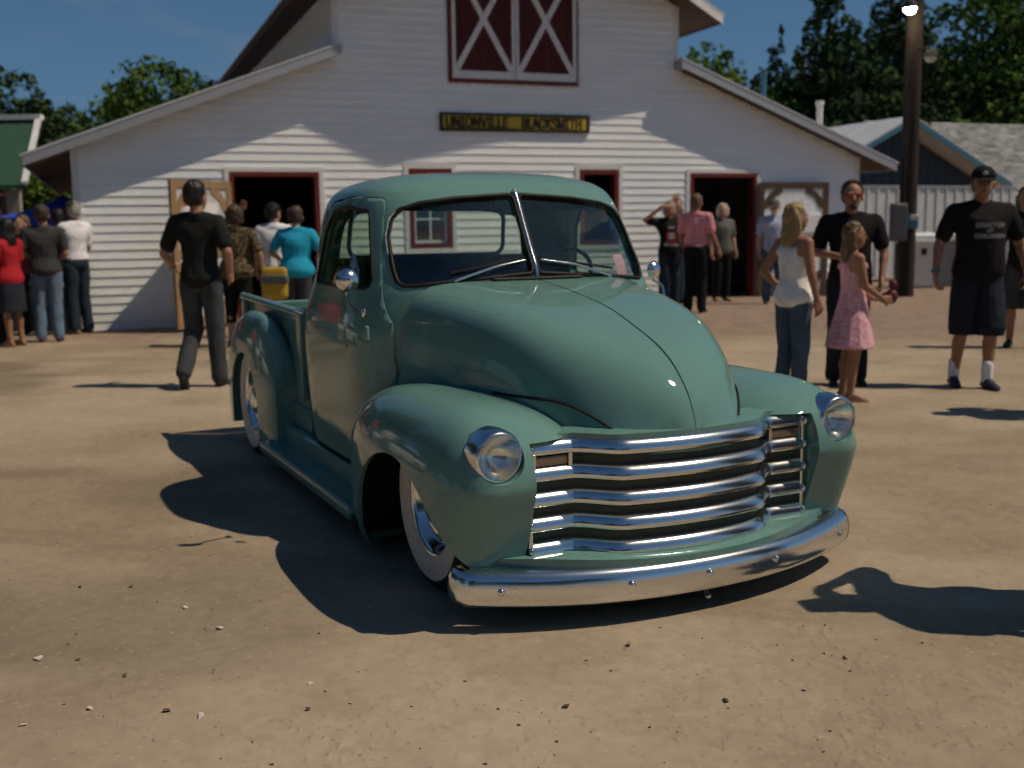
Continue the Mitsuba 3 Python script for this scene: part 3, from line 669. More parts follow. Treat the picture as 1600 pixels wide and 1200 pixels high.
# door and window trim
def casing(a, b, c, d, name, b_out='white_trim', b_in='red_trim', w=.07, sill=False):
    bot = c - (w if sill else 0)
    bp(name, bbox(a - w, a - .002, bot, d + w, .001, .030), b_out); bp(name, bbox(b + .002, b + w, bot, d + w, .001, .030), b_out)
    bp(name, bbox(a - .002, b + .002, d + .004, d + w, .001, .030), b_out)
    if sill: bp(name, bbox(a - .002, b + .002, c - w, c - .004, .001, .034), b_out)
def lining(a, b, c, d, name, t=.065, d1=.036, bottom=False):
    bp(name, bbox(a + .001, a + t, c, d, -.15, d1), 'red_trim'); bp(name, bbox(b - t, b - .001, c, d, -.15, d1), 'red_trim')
    bp(name, bbox(a + t, b - t, d - t, d - .001, -.15, d1), 'red_trim')
    if bottom: bp(name, bbox(a + t, b - t, c + .001, c + t, -.15, d1), 'red_trim')
for k in ('door_l', 'door_r'):
    a, b, c, d = openings[k]; casing(a, b, -.1, d, 'door_casing'); lining(a, b, -.1, d, 'door_jamb')
for k in ('win_l', 'win_r'):
    a, b, c, d = openings[k]; casing(a, b, c, d, 'window_casing', sill=True); lining(a, b, c, d, 'window_frame', .075, .036, True)
    if k == 'win_l':
        a += .075; b -= .075; c += .075; d -= .075
        w = bp('window', bbox(a + .03, b - .03, c + .045, d - .03, -.052, -.048), 'window_glass')
        for g in (bbox(a, b, c, c + .045, -.07, -.02), bbox(a, b, d - .035, d, -.07, -.02), bbox(a, a + .035, c + .045, d - .035, -.07, -.02), bbox(b - .035, b, c + .045, d - .035, -.07, -.02)):
            bp('sash', g, 'white_trim', False, w)
        um, vm = (a + b) / 2, [c + .045 + (d - .035 - c - .045) * q / 3 for q in (1, 2)]
        bp('muntin', bbox(um - .012, um + .012, c + .045, d - .035, -.066, -.026), 'white_trim', False, w)
        for vv in vm:
            bp('muntin', bbox(a + .035, um - .012, vv - .012, vv + .012, -.064, -.028), 'white_trim', False, w); bp('muntin', bbox(um + .012, b - .035, vv - .012, vv + .012, -.064, -.028), 'white_trim', False, w)
        solo('window_sign', extr(Polygon([(um + .03, c + .10), (b - .05, c + .10), (b - .05, c + .23), (um + .20, c + .25), (um + .17, c + .33), (um + .09, c + .33), (um + .03, c + .22)]), -.090, -.085), 'red_sign',
             'small red sign hung inside the white sash window of the barn', 'sign', M=BM)
# loft doors
a, b, c, d = openings['loft']
bp('loft_frame', bbox(a - .055, a, c - .055, d, .001, .045), 'red_trim'); bp('loft_frame', bbox(b, b + .02, c - .055, d, .001, .045), 'red_trim'); bp('loft_frame', bbox(a, b, c - .055, c, .001, .045), 'red_trim')
for s in (-1, 1):
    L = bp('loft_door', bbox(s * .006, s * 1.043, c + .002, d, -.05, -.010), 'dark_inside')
    n = 7
    for q in range(n):
        u0 = .008 + q * (1.033 / n); bp('plank', bbox(s * (u0 + .003), s * (u0 + 1.033 / n - .003), c + .01, d - .01, -.009, .012), 'red_board', False, L)
    x0, x1, y0, y1, w = .008, 1.040, c + .008, d - .01, .075
    for g in (bbox(s * x0, s * (x0 + .05), y0, y1, .0125, .034), bbox(s * (x1 - .06), s * x1, y0, y1, .0125, .034), bbox(s * (x0 + .05), s * (x1 - .06), y0, y0 + .12, .0125, .034)): bp('door_rail', g, 'white_trim', False, L)
    lo, hi = np.array([x0 + .06, y0 + .13]), np.array([x1 - .07, y1])
    for p, q in ((lo, hi), (np.array([lo[0], hi[1]]), np.array([hi[0], lo[1]]))):
        if p[1] > q[1]: line = LineString([p, q]); zz = .036
        else: line = LineString([p, q]); zz = .030
        pg = line.buffer(w / 2 * 1.15, cap_style=2).intersection(sbox(x0 + .05, y0 + .12, x1 - .06, y1))
        if s < 0: pg = affinity.scale(pg, -1, 1, origin=(0, 0))
        bp('cross_brace', extr(pg, .0125, zz), 'white_trim', False, L)
# the sign board
sign = thing('sign_board', 'long yellow and black sign reading UNIONVILLE BLACKSMITH on the barn wall', 'sign')
def sp(name, mesh, b, smooth=False): return part(sign, name, mesh, b, smooth, BM)
su0, su1, sv0, sv1 = -1.262, 1.258, 2.862, 3.140
sp('board', bbox(su0 + .03, su1 - .03, sv0 + .03, sv1 - .03, .022, .044), 'sign_yellow')
for g in (bbox(su0, su1, sv0, sv0 + .042, .020, .056), bbox(su0, su1, sv1 - .038, sv1, .020, .056), bbox(su0, su0 + .045, sv0 + .042, sv1 - .038, .020, .056), bbox(su1 - .045, su1, sv0 + .042, sv1 - .038, .020, .056)): sp('frame', g, 'sign_black')
for word, c0, wdt in (('UNIONVILLE', -.655, 1.02), ('BLACKSMITH', .60, 1.02)):
    t = meshkit.text_mesh(word, .165, .004, bold=True); x0, x1 = t.bounds[0][0], t.bounds[1][0]; k = wdt / (x1 - x0)
    t.apply_transform(np.diag([k, 1, 1, 1])); t.apply_translation((c0 - wdt / 2 - x0 * k, 2.918, .0442))
    sp('lettering', cat(*[moved(t, trimesh.transformations.translation_matrix([o, 0, abs(o) * .02])) for o in (-.008, 0, .008)]), 'sign_black')
# door leaves with arched corner braces
def leaf_door(name, label, hinge_u, s, ang, L, w_, panel_b, H=2.08, arch=True, posters=False):
    M = BM @ mat([[s * cos(ang), 0, sin(ang)], [0, 1, 0], [-s * sin(ang), 0, cos(ang)] if s > 0 else [sin(ang), 0, cos(ang)]], [hinge_u, 0, .04])
    t = thing(name, label, 'door')
    def q(nm, mesh, b, sm=False): return part(t, nm, mesh, b, sm, M)
    W = .11; v0 = .05
    for g in (bbox(0, W, v0, H, 0, .045), bbox(L - W, L, v0, H, 0, .045), bbox(W, L - W, H - W, H, 0, .045), bbox(W, L - W, v0, v0 + .15, 0, .045), bbox(W, L - W, 1.02, 1.13, 0, .045)): q('rail', g, w_)
    n = 8; pw = (L - 2 * W) / n
    for i in range(n):
        q('panel_board', bbox(W + i * pw + .002, W + (i + 1) * pw - .002, v0 + .15, 1.02, .010, .026), panel_b); q('panel_board', bbox(W + i * pw + .002, W + (i + 1) * pw - .002, 1.13, H - W, .010, .026), panel_b)
    c = .34
    for x, sx in ((W, 1), (L - W, -1)):
        for y, sy in (((H - W), -1), (v0 + .15, 1)):
            tri = Polygon([(x, y), (x + sx * c, y), (x + sx * (c - .10), y + sy * .02), (x + sx * .02, y + sy * (c - .10)), (x, y + sy * c)])
            band = LineString([(x, y + sy * c), (x + sx * .10, y + sy * .16), (x + sx * .16, y + sy * .10), (x + sx * c, y)]).buffer(.055, cap_style=2).intersection(sbox(min(x, x + sx * c), min(y, y + sy * c), max(x, x + sx * c), max(y, y + sy * c)))
            q('corner_brace', extr(band, .0, .040), w_)
    return t, M
t, M = leaf_door('wooden_door', 'open tan wood door with notices pinned on its white panel, left of the left doorway', -4.47, -1, math.radians(45), 1.27, 'tan_wood', 'pale_metal')
for (a, b, c, d, col) in ((.30, .72, 1.30, 1.78, 'poster_white'), (.78, .98, 1.45, 1.72, 'poster_white'), (.82, .98, 1.20, 1.40, 'poster_yellow'), (.32, .46, 1.17, 1.28, 'poster_blue'), (.95, 1.06, 1.72, 1.84, 'poster_red')):
    solo('notice', bbox(a, b, c, d, .0265, .028), col, {'poster_white': 'white paper notice pinned on the panel of the open tan door, ' + ('the larger one' if a < .5 else 'the smaller one'), 'poster_yellow': 'yellow notice pinned low on the open tan door', 'poster_blue': 'small blue notice pinned on the open tan door', 'poster_red': 'small red notice near the edge of the open tan door'}[col], 'notice', 'notices on the open door' if col == 'poster_white' else None, M=M)
leaf_door('wooden_door', 'open dark wood door with arched white panel, right of the right doorway', 4.455, 1, math.radians(7), 1.34, 'brown_wood', 'siding')
solo('counter_shelf', bbox(4.52, 5.92, 1.22, 1.50, .22, .30), 'white_trim', 'white board hung across the lower half of the dark wood door at the right', 'board', M=BM)
# slatted gate inside the right doorway
gate = thing('half_gate', 'low brown picket gate standing inside the right doorway', 'gate')
for i in range(9): part(gate, 'picket', bbox(3.22 + i * .13, 3.27 + i * .13, .16, 1.12, -.94, -.91), 'brown_wood', False, BM)
for vv in (.22, 1.02): part(gate, 'rail', bbox(3.20, 4.36, vv, vv + .07, -.908, -.87), 'brown_wood', False, BM)

# ------------------------------------------------------------------ neighbouring buildings, fence, pole, bins
def proj_inv(px, py, z=None, y=None):
    """the point seen at a pixel of the 1600 x 1200 photograph, at a given height or distance; used while laying out"""
    X, Y = (px - 800) / FPX, -(py - 600) / FPX
    d = rgt * (X * cos(ROLL) + Y * sin(ROLL)) + fwd + upv * (-X * sin(ROLL) + Y * cos(ROLL))
    t = (z - CH) / d[2] if y is None else y / d[1]
    return np.array([0, 0, CH]) + t * d
# blue gabled building to the right, standing behind the fence (same heading as the barn)
P0 = proj_inv(1428, 180, y=29.5); G = mat([BD, [0, 0, 1], BN], [P0[0], P0[1], 0]); PK = P0[2]
blue = thing('blue_building', 'dark blue building with pale metal roof and bright blue gable trim, behind the fence', 'building')
def gp(name, mesh, b, parent=None): return part(parent or blue, name, mesh, b, False, G)
SL, UL, UR = .50, 2.35, 2.95
gpoly = Polygon([(-2.0, -.2), (3.05, -.2), (3.05, PK - .30 - SL * 3.05), (0, PK - .30), (-2.0, PK - .30 - SL * 2.0)])
gp('gable_wall', extr(gpoly, -8, -.75), 'blue_wall')
for k in range(16): gp('wall_batten', bbox(-1.9 + k * .31, -1.87 + k * .31, 0, PK - .36 - SL * abs(-1.885 + k * .31), -.748, -.73), 'blue_wall')
for s, ue in ((-1, 1.72), (1, 3.45)):
    def rp(u, dz): return (s * u, PK - SL * u + dz)
    p = Polygon([rp(.0, -.16), rp(ue, -.16), rp(ue, -.05), rp(0, -.05)]); r = gp('roof', extr(p, -9, -.02), 'pale_soffit')
    p = Polygon([rp(.0, -.046), rp(ue + .05, -.046), rp(ue + .05, -.005), rp(0, -.005)]); gp('roof_sheet', extr(p, -9.05, .02), 'roof_metal', r)
    p = Polygon([rp(.0, -.20), rp(ue + .02, -.20), rp(ue + .02, -.048), rp(0, -.048)]); gp('rake_board', extr(p, -.018, .012), 'blue_trim', r)
    for k in range(9): gp('roof_rib', extr(Polygon([rp(.05, -.004), rp(ue, -.004), rp(ue, .025), rp(.05, .025)]), -1 - k * .9, -.96 - k * .9), 'roof_metal', r)
# pale metal fence
f0, f1 = proj_inv(1300, 293, y=24.6), proj_inv(1592, 297, y=27.0)
fd = f1 - f0; FLN = np.hypot(fd[0], fd[1]); fd = np.array([fd[0], fd[1], 0]) / FLN; FTOP = f0[2]
FM = mat([fd, [0, 0, 1], np.cross(fd, [0, 0, 1.])], [f0[0], f0[1], 0])
fence = thing('metal_fence', 'pale ribbed metal fence below the blue building', 'fence')
n = int(FLN / .30)
for i in range(n):
    part(fence, 'panel', bbox(i * .30, i * .30 + .298, .12, FTOP, -.006, .0), 'pale_metal', False, FM)
    part(fence, 'rib', bbox(i * .30 + .10, i * .30 + .155, .12, FTOP - .002, .001, .032), 'pale_metal', False, FM)
part(fence, 'cap', bbox(-.02, n * .30, FTOP + .002, FTOP + .05, -.04, .045), 'galvanized', False, FM)
# shingled building at the far right
S0 = proj_inv(1500, 193, y=40.0)
shed = thing('shingled_building', 'low building with weathered grey shingle roof at the right edge', 'building')
SM = mat([BD, [0, 0, 1], BN], [S0[0], S0[1], 0]); SR = S0[2]
def sg(name, mesh, b, parent=None): return part(parent or shed, name, mesh, b, False, SM)
EV = proj_inv(1560, 298, y=36.6)[2]
roofp = sg('roof', as_tm(Manifold.hull_points(np.array([(-4.2, SR, 0), (8.0, SR, 0), (-4.2, SR - .12, 0), (8, SR - .12, 0), (-4.2, EV, 3.6), (8, EV, 3.6), (-4.2, EV - .12, 3.6), (8, EV - .12, 3.6)]))), 'grey_wall')
rows = 22; sl = np.array([0, (EV - SR), 3.6]) / rows; slen = np.linalg.norm(sl); nrm = np.array([0, 3.6, SR - EV]); nrm /= np.linalg.norm(nrm)
for r in range(rows):
    o = 0.2 if r % 2 else 0.0; Ms_ = []
    for c in range(28):
        a = np.array([-4.2 + c * .42 + o, SR, 0]) + sl * r
        jit = rng.uniform(-.004, .012)
        c0 = [a, a + [.412, 0, 0]]; lo = [q + sl * 1.12 + nrm * (.022 + jit) for q in c0]; hi = [q + nrm * .004 for q in c0]
        Ms_.append(as_tm(Manifold.hull_points(np.array(hi + lo + [q + nrm * .012 for q in hi] + [q + nrm * .014 for q in lo]))))
    part(roofp, 'shingle_course', cat(*Ms_), 'shingle', False, SM, kind='stuff')
sg('front_wall', bbox(-3.9, 6.9, -.2, EV - .02, 2.9, 3.05), 'grey_wall'); sg('side_wall', bbox(-3.9, -3.8, -.2, SR - .3, -.5, 2.9), 'grey_wall')
sg('eave_board', bbox(-4.0, 7.0, EV - .17, EV - .03, 3.605, 3.64), 'white_trim')
sg('dark_doorway', bbox(1.3, 3.2, -.1, 1.9, 3.052, 3.07), 'dark_inside')
# vents behind the barn roof
for (px, y0, y1, r, b, lab) in ((1193, 116, 158, .055, 'blue_trim', 'thin teal vent pipe above the right barn roof'), (1281, 162, 200, .06, 'white_trim', 'short white vent pipe behind the right barn roof')):
    a, c = proj_inv(px, y0, y=21.5 if px < 1250 else 22.0), proj_inv(px, y1 + 30, y=21.5 if px < 1250 else 22.0)
    solo('vent_pipe', cat(tube([[a[0], a[1], c[2] - 1.5], a], r, 16), tube([a - [0, 0, .02], a + [0, 0, .05]], [r * 1.35, r * 1.35], 16)), b, lab, 'pipe', smooth=40)
# utility pole
PB = proj_inv(1413, 463, z=0.0); PX, PY, PZ = PB[0], PB[1], gz(PB[0], PB[1])
pole = thing('utility_pole', 'tall dark wooden utility pole at the right end of the barn', 'pole')
lean = np.array([.0, 0, 1.0])
def pl(h): return np.array([PX, PY, PZ]) + lean * h
hs = np.linspace(-.2, 9, 30)
pm_ = tube([pl(h) for h in hs], [.165 - .004 * h for h in hs], 24); v = pm_.vertices
v += (meshkit.fbm(v * [14, 14, .6], 3, seed=3)[:, None] - .5) * .012 * np.array([1, 1, 0]); pm_.vertices = v
part(pole, 'post', pm_, 'pole_wood', 50)
mb = np.array([PX - .24, PY - .17, PZ])
part(pole, 'conduit', tube([mb + [0, -.03, 0], mb + [0, -.03, 1.0]], .03, 10), 'dark_metal', 50); part(pole, 'conduit', tube([mb + [.09, -.02, 1.5], mb + [.11, -.02, 4.4]], .018, 10), 'dark_metal', 50)
MB0, MB1 = proj_inv(1400, 377, y=mb[1])[2], proj_inv(1400, 318, y=mb[1])[2]
mbx = part(pole, 'meter_box', bx(mb[0] - .17, mb[0] + .13, mb[1] - .16, mb[1] - .02, MB0, MB1, .02), 'box_grey', 40)
part(mbx, 'lid', bx(mb[0] - .15, mb[0] + .11, mb[1] - .175, mb[1] - .161, MB0 + .04, MB1 - .04, .006), 'box_grey', 40)
oc = proj_inv(1425, 346, y=PY - .22)
ob = part(pole, 'outlet_box', bx(oc[0] - .08, oc[0] + .10, oc[1] - .07, oc[1] + .07, oc[2] - .13, oc[2] + .10, .015), 'blue_trim', 40)
part(ob, 'cover', bx(oc[0] - .07, oc[0] + .09, oc[1] - .09, oc[1] - .072, oc[2] + .02, oc[2] + .12, .006), 'galvanized', 40)
L1 = proj_inv(1422, 12, y=PY - .55); L2 = proj_inv(1454, 88, y=PY - .35)
def lamp(name, c, label, lit):
    t = thing(name, label, 'lamp')
    part(t, 'shade', moved(lathe([(0, .13), (.06, .125), (.115, .07), (.135, -.01), (.128, -.012), (.105, .06), (.055, .105), (0, .11)], 32), mat([[1, 0, 0], [0, 1, 0], [0, 0, 1]], c)), 'dark_metal', 50)
    g = lathe([(0, -.115), (.06, -.10), (.098, -.055), (.105, .0), (.085, .03), (0, .04)], 28); g.apply_translation(c)
    k = part(t, 'bulb', g, 'lamp_glow', 50)
    if lit: scene[k]['emitter'] = {'type': 'area', 'radiance': rgb(40, 34, 23)}
    part(t, 'bracket', tube([c + [0, 0, .12], c + [0, .1, .18], np.array([pl(c[2] + .12 - PZ)[0], PY - .12, c[2] + .16])], .016, 10), 'dark_metal', 50)
lamp('yard_lamp', L1, 'lit lamp glowing at the top of the utility pole', True)
lamp('yard_lamp', L2, 'unlit dark dome lamp hung at the right side of the utility pole', False)
# waste bins by the fence
def bin_(x, y, wtop, dpt, h, body, lid, label, slot):
    z = gz(x, y); t = thing('waste_bin', label, 'bin'); k = .82
    c = np.array([(sx * wtop / 2 * kk, sy * dpt / 2 * kk, zz) for kk, zz in ((k, .03), (1, h)) for sx in (-1, 1) for sy in (-1, 1)])
    ang = -.15; R_ = mat([[cos(ang), sin(ang), 0], [-sin(ang), cos(ang), 0], [0, 0, 1]], [x, y, z])
    part(t, 'body', as_tm(Manifold.hull_points(c)), body, 30, R_)
    part(t, 'rim', bx(-wtop / 2 - .025, wtop / 2 + .025, -dpt / 2 - .025, dpt / 2 + .025, h - .05, h + .004, .012), body, 30, R_)
    part(t, 'lid', as_tm(Manifold.hull_points(np.array([(sx * wtop * q, sy * dpt * q, zz) for q, zz in ((.5, h + .006), (.47, h + .10), (.26, h + .17)) for sx in (-1, 1) for sy in (-1, 1)]))), lid, 30, R_)
    for sx in (-1, 1): part(t, 'wheel', moved(lathe([(0, -.025), (.07, -.025), (.075, 0), (.07, .025), (0, .025)], 24), R_ @ mat([[0, 1, 0], [0, 0, 1], [1, 0, 0]], [sx * wtop * .42, dpt * .42, .075])), 'rubber', 40)
    if slot:
        part(t, 'opening', bx(-.055, .045, -dpt / 2 - .012, -dpt / 2 + .03, h * .70, h * .84, .004), 'rubber', False, R_)
        y0 = -dpt / 2 * .93
        tri = Polygon([(-.13, .30), (.13, .30), (.075, .42), (.10, .50), (-.06, .54), (-.10, .44)]).difference(Polygon([(-.05, .35), (.05, .35), (0, .44)]))
        part(t, 'printed_mark', extr(tri, 0, .004), 'print_red', False, R_ @ mat([[1, 0, 0], [0, .075, .997], [0, -.997, .075]], [0, y0 + .012, 0]))
B1 = proj_inv(1437, 449, z=.0)
bin_(B1[0], B1[1], .66, .60, .98, 'plastic_white', 'lid_clear', 'white waste bin with a red printed mark at the foot of the utility pole', True)
bin_(B1[0] + .72, B1[1] + .25, .60, .56, .98, 'plastic_grey', 'plastic_white', 'grey waste bin with a white lid beside the white bin', False)
# green roofed building at the far left
g0 = proj_inv(63, 187, y=30.0); GM = mat([[1, 0, 0], [0, 0, 1], [0, -1, 0]], [g0[0], g0[1], 0])
gr = thing('green_roofed_building', 'low building with a green metal roof and pale trim at the left edge', 'building')
def ge(name, mesh, b, parent=None): return part(parent or gr, name, mesh, b, False, GM)
gt = g0[2]; ge0 = proj_inv(74, 288, y=28.0)[2]
rr = ge('roof', as_tm(Manifold.hull_points(np.array([(-9, gt, 0), (0, gt, 0), (.32, ge0, 2), (-9, ge0, 2), (-9, gt - .1, 0), (0, gt - .1, 0), (.32, ge0 - .1, 2), (-9, ge0 - .1, 2)]))), 'green_roof')
for k in range(16):
    x = -.45 - k * .42; f = .32 * (1 - 0)
    ge('seam', as_tm(Manifold.hull_points(np.array([(x, gt + .002, 0), (x + .03, gt + .002, 0), (x + .03, gt + .03, .0), (x, gt + .03, 0), (x, ge0 + .002, 2), (x + .03, ge0 + .002, 2), (x + .03, ge0 + .03, 2), (x, ge0 + .03, 2)]))), 'green_roof', rr)
ge('ridge_cap', bx(-9, .06, gt + .001, gt + .13, -.1, .14), 'white_trim', rr)
ge('rake_trim', as_tm(Manifold.hull_points(np.array([(-.10, gt + .01, .05), (.06, gt + .01, .05), (-.10, gt + .09, .05), (.06, gt + .09, .05), (.24, ge0 + .01, 2.01), (.40, ge0 + .01, 2.01), (.24, ge0 + .09, 2.01), (.40, ge0 + .09, 2.01)]))), 'white_trim', rr)
ge('front_wall', bx(-9, -.1, 1.55, ge0 - .11, 1.4, 1.6), 'grey_wall'); ge('lower_wall', bx(-9, -.1, -.2, 1.545, 1.3, 1.6), 'cream_wall'); ge('sill_band', bx(-9, .1, 1.50, 1.62, 1.61, 1.68), 'white_trim')
ge('corner_post', bx(-.30, .05, -.1, ge0 - .11, 1.605, 1.75), 'cream_wall')
# maroon post at the left edge
mp = proj_inv(-6, 300, y=19.0)
solo('maroon_post', cat(bx(mp[0] - .10, mp[0] + .04, mp[1] - .07, mp[1] + .07, -.1, 2.0, .008), hull(((mp[0] - .1, mp[1], 2.02), (.30, .10, .045)))), 'maroon_trim', 'dark maroon post at the very left edge of the picture', 'post', smooth=30)
# blue canopy tent
tt = proj_inv(80, 306, y=20.0); tent = thing('canopy_tent', 'blue pop-up canopy tent behind the people at the left', 'tent')
w = 1.05
lw = proj_inv(22, 341, y=20.0)[2]
V = [(0, 0, tt[2])] + [(sx * w, sy * w, lw) for sx, sy in ((-1, -1), (1, -1), (1, 1), (-1, 1))] + [(sx * w, sy * w, lw - .14) for sx, sy in ((-1, -1), (1, -1), (1, 1), (-1, 1))]
n_ = 10; VV, FF = [], []
for a in range(4):
    A, B = np.array(V[1 + a]), np.array(V[1 + (a + 1) % 4]); o = len(VV)
    for i in range(n_ + 1):
        for j in range(n_ + 1):
            e = A + (B - A) * j / n_; t = i / n_; p = np.array(V[0]) * (1 - t) + e * t; p[2] -= .16 * math.sin(PI * t) * (1 - .5 * abs(2 * j / n_ - 1)); VV.append(p)
    for i in range(n_):
        for j in range(n_): q = o + i * (n_ + 1) + j; FF += [(q, q + n_ + 1, q + n_ + 2), (q, q + n_ + 2, q + 1)]
tc = np.eye(4); tc[:3, 3] = [tt[0] + .25, tt[1], 0]
part(tent, 'canopy', tm(VV, FF), 'canopy_blue', False, tc)
for a in range(4):
    A, B = np.array(V[1 + a]), np.array(V[1 + (a + 1) % 4])
    part(tent, 'valance', tm([A, B, B - [0, 0, .16], A - [0, 0, .16]], [(0, 1, 2), (0, 2, 3)]), 'canopy_blue', False, tc)
    part(tent, 'pole', tube([A * [.98, .98, 0], A * [.98, .98, 1] - [0, 0, .02]], .018, 8), 'galvanized', 40, tc)

# ------------------------------------------------------------------ trees
def crown_mesh(blobs, n, size, seed, flat=.8):
    """leaf clumps: small bent leaf pairs spread through the shells of several uneven lobes"""
    r = np.random.default_rng(seed); tot = sum(b[1][0] * b[1][1] + b[1][0] * b[1][2] for b in blobs); P_, N_ = [], []
    for c, rad in blobs:
        m = int(n * (rad[0] * rad[1] + rad[0] * rad[2]) / tot)
        d = r.normal(size=(m, 3)); d /= np.linalg.norm(d, axis=1, keepdims=True)
        k = r.uniform(.45, 1.0, (m, 1)) ** .5
        lump = .70 + .55 * meshkit.fbm(d * 2.6 + np.array(c) * .37, 3, seed=seed)[:, None]
        P_.append(np.array(c) + d * k * lump * np.array(rad)); N_.append(d)
    P_ = np.vstack(P_); N_ = np.vstack(N_)
    keep = meshkit.fbm(P_ * .55, 3, seed=seed + 5) > .36
    P_, N_ = P_[keep], N_[keep]; m = len(P_)
    N2 = N_ * .5 + r.normal(size=(m, 3)) * .7 + [0, 0, .25]; N2 /= np.linalg.norm(N2, axis=1, keepdims=True)
    a = np.cross(N2, r.normal(size=(m, 3))); a /= np.linalg.norm(a, axis=1, keepdims=True); b = np.cross(N2, a)
    s = size * r.uniform(.6, 1.4, (m, 1))
    v = np.stack([P_ - a * s, P_ + b * s * .55 - N2 * s * .12, P_ + a * s, P_ - b * s * .55 - N2 * s * .12], 1).reshape(-1, 3)
    i = np.arange(m)[:, None] * 4; f = np.vstack([i + [0, 1, 2], i + [0, 2, 3]])
    return tm(v, f)
def trunk_mesh(h, r0, limbs, seed, lean=0.0):
    r = np.random.default_rng(seed); ms = []
    z = np.linspace(-.3, h, 9); pts = np.stack([lean * z + .10 * np.sin(z * .9 + seed), .08 * np.cos(z * .7 + seed), z], 1)
    ms.append(tube(pts, np.linspace(r0 * 1.15, r0 * .30, 9), 9))
    for k in range(limbs):
        t = r.uniform(.35, .9); p = pts[int(t * 8)]; a = r.uniform(0, 2 * PI); l = h * r.uniform(.22, .42)
        q = [p + np.array([cos(a) * l * u, sin(a) * l * u, l * .75 * u ** .8]) for u in np.linspace(0, 1, 5)]
        ms.append(tube(q, np.linspace(r0 * .40, r0 * .08, 5), 6))
    return cat(*ms)
def tree(name, label, x, y, h, wd, kind, mtl, n, size, seed, base=.28, group=None, lean=0.0):
    t = thing(name, label, 'tree', group); r = np.random.default_rng(seed); M = np.eye(4); M[:3, 3] = [x, y, -.1]
    part(t, 'trunk', trunk_mesh(h * (.70 if kind == 'pine' else .75), .045 * h * .5, 0 if kind == 'pine' else 10, seed, lean), 'bark', 40, M)
    bl = []
    if kind == 'round':
        for k in range(13):
            a = r.uniform(0, 2 * PI); q = r.uniform(0, 1); z = h * (base + (1 - base) * (.18 + .62 * q)); rr = wd * .5 * (1 - .55 * q) * r.uniform(.35, 1)
            s = wd * r.uniform(.20, .32); bl.append(((cos(a) * rr, sin(a) * rr, z), (s, s, s * .85)))
        bl.append(((0, 0, h * .86), (wd * .24, wd * .24, h * .13)))
    else:
        nb = 11
        for k in range(nb):
            q = k / (nb - 1); z = h * (base + (1 - base) * q * .97); ring_ = wd * .5 * (1 - q) ** .75 + .15
            for j in range(4 if q < .8 else 2):
                a = j * PI / 2 + k * .9 + r.uniform(-.4, .4); s = ring_ * r.uniform(.42, .68)
                bl.append(((cos(a) * ring_ * .55, sin(a) * ring_ * .55, z - .15 * ring_), (s, s, h * .045 + .12)))
    part(t, 'crown', crown_mesh(bl, n, size, seed), mtl, False, M, kind='stuff')
    return t
def at(px, dist): p = proj_inv(px, 330, y=dist); return p[0], p[1]
def hgt(px, py, dist): return proj_inv(px, py, y=dist)[2]
ORD_ = 'first second third fourth fifth sixth seventh eighth ninth'.split()
TS = [  # px, distance, py of the top, width in m, kind, leaf, count, leaf size, label
 (1300, 46, -60, 9.0, 'pine', 'leaf_dark', 26000, .17, 'tall dark pine rising behind the right barn roof'),
 (1215, 52, 40, 5.5, 'pine', 'leaf_dark', 12000, .16, 'shorter dark pine left of the tall pine'),
 (1392, 54, -90, 8.0, 'pine', 'leaf_dark', 22000, .17, 'tall dark pine directly behind the utility pole'),
 (1500, 58, 55, 10.0, 'round', 'leaf_mid', 14000, .20, 'broad green tree right of the utility pole'),
 (1590, 57, 60, 9.0, 'round', 'leaf_mid', 13000, .20, 'green leafy tree at the right edge above the shingle roof'),
 (1560, 60, -120, 11.0, 'round', 'leaf_mid', 12000, .20, 'very tall leafy tree high in the upper right corner'),
 (1435, 62, 70, 9.0, 'round', 'leaf_dark', 9000, .2, 'dark leafy tree behind the blue roof'),
 (1105, 42, 62, 5.6, 'round', 'leaf_light', 7000, .15, 'bright green tree between the barn tower and the pines'),
 (1175, 46, 120, 5.0, 'round', 'leaf_mid', 5000, .15, 'low green tree above the middle of the right barn roof'),
 (1255, 55, 105, 8.0, 'round', 'leaf_dark', 8000, .18, 'dark bushy tree below the tall pine'),
 (255, 45, 92, 6.0, 'round', 'leaf_mid', 9000, .16, 'green tree peeping over the left barn roof'),
 (325, 50, 108, 4.5, 'round', 'leaf_mid', 5000, .16, 'smaller green tree beside the tower at the left'),
 (25, 46, 100, 6.5, 'round', 'leaf_dark', 10000, .16, 'dark leafy tree behind the green roof at the left edge'),
 (105, 48, 148, 4.0, 'round', 'leaf_dark', 6000, .15, 'dark tree right of the green roof'),
 (165, 52, 180, 3.4, 'round', 'leaf_mid', 3500, .15, 'low green tree just above the left barn eave'),
 (88, 33, 262, 3.0, 'round', 'leaf_light', 4500, .11, 'sunlit green bush under the left eave of the barn'),
]
TS += [(1720 + 150 * k, 56 + 3 * (k % 2), 60 + 25 * (k % 3), 10.0, 'round', ('leaf_mid', 'leaf_dark')[k % 2], 6000, .26, f'leafy tree beyond the right edge of the picture, {ORD_[k]} from the shingled building') for k in range(5)]
TS += [(-130 - 160 * k, 50 + 3 * (k % 2), 110 + 20 * (k % 3), 9.0, 'round', ('leaf_dark', 'leaf_mid')[k % 2], 5000, .26, f'leafy tree beyond the left edge of the picture, {ORD_[k]} from the green roof') for k in range(4)]
for i, (px, dist, py, wd, kind, lf, n, sz, lab) in enumerate(TS):
    x, y = at(px, dist); h = hgt(px, py, dist)
    tree('pine_tree' if kind == 'pine' else 'bush' if h < 3.2 else 'tree', lab, x, y, h, wd, kind, lf, n, sz, 100 + i * 7, base=.10 if kind == 'round' else .12)
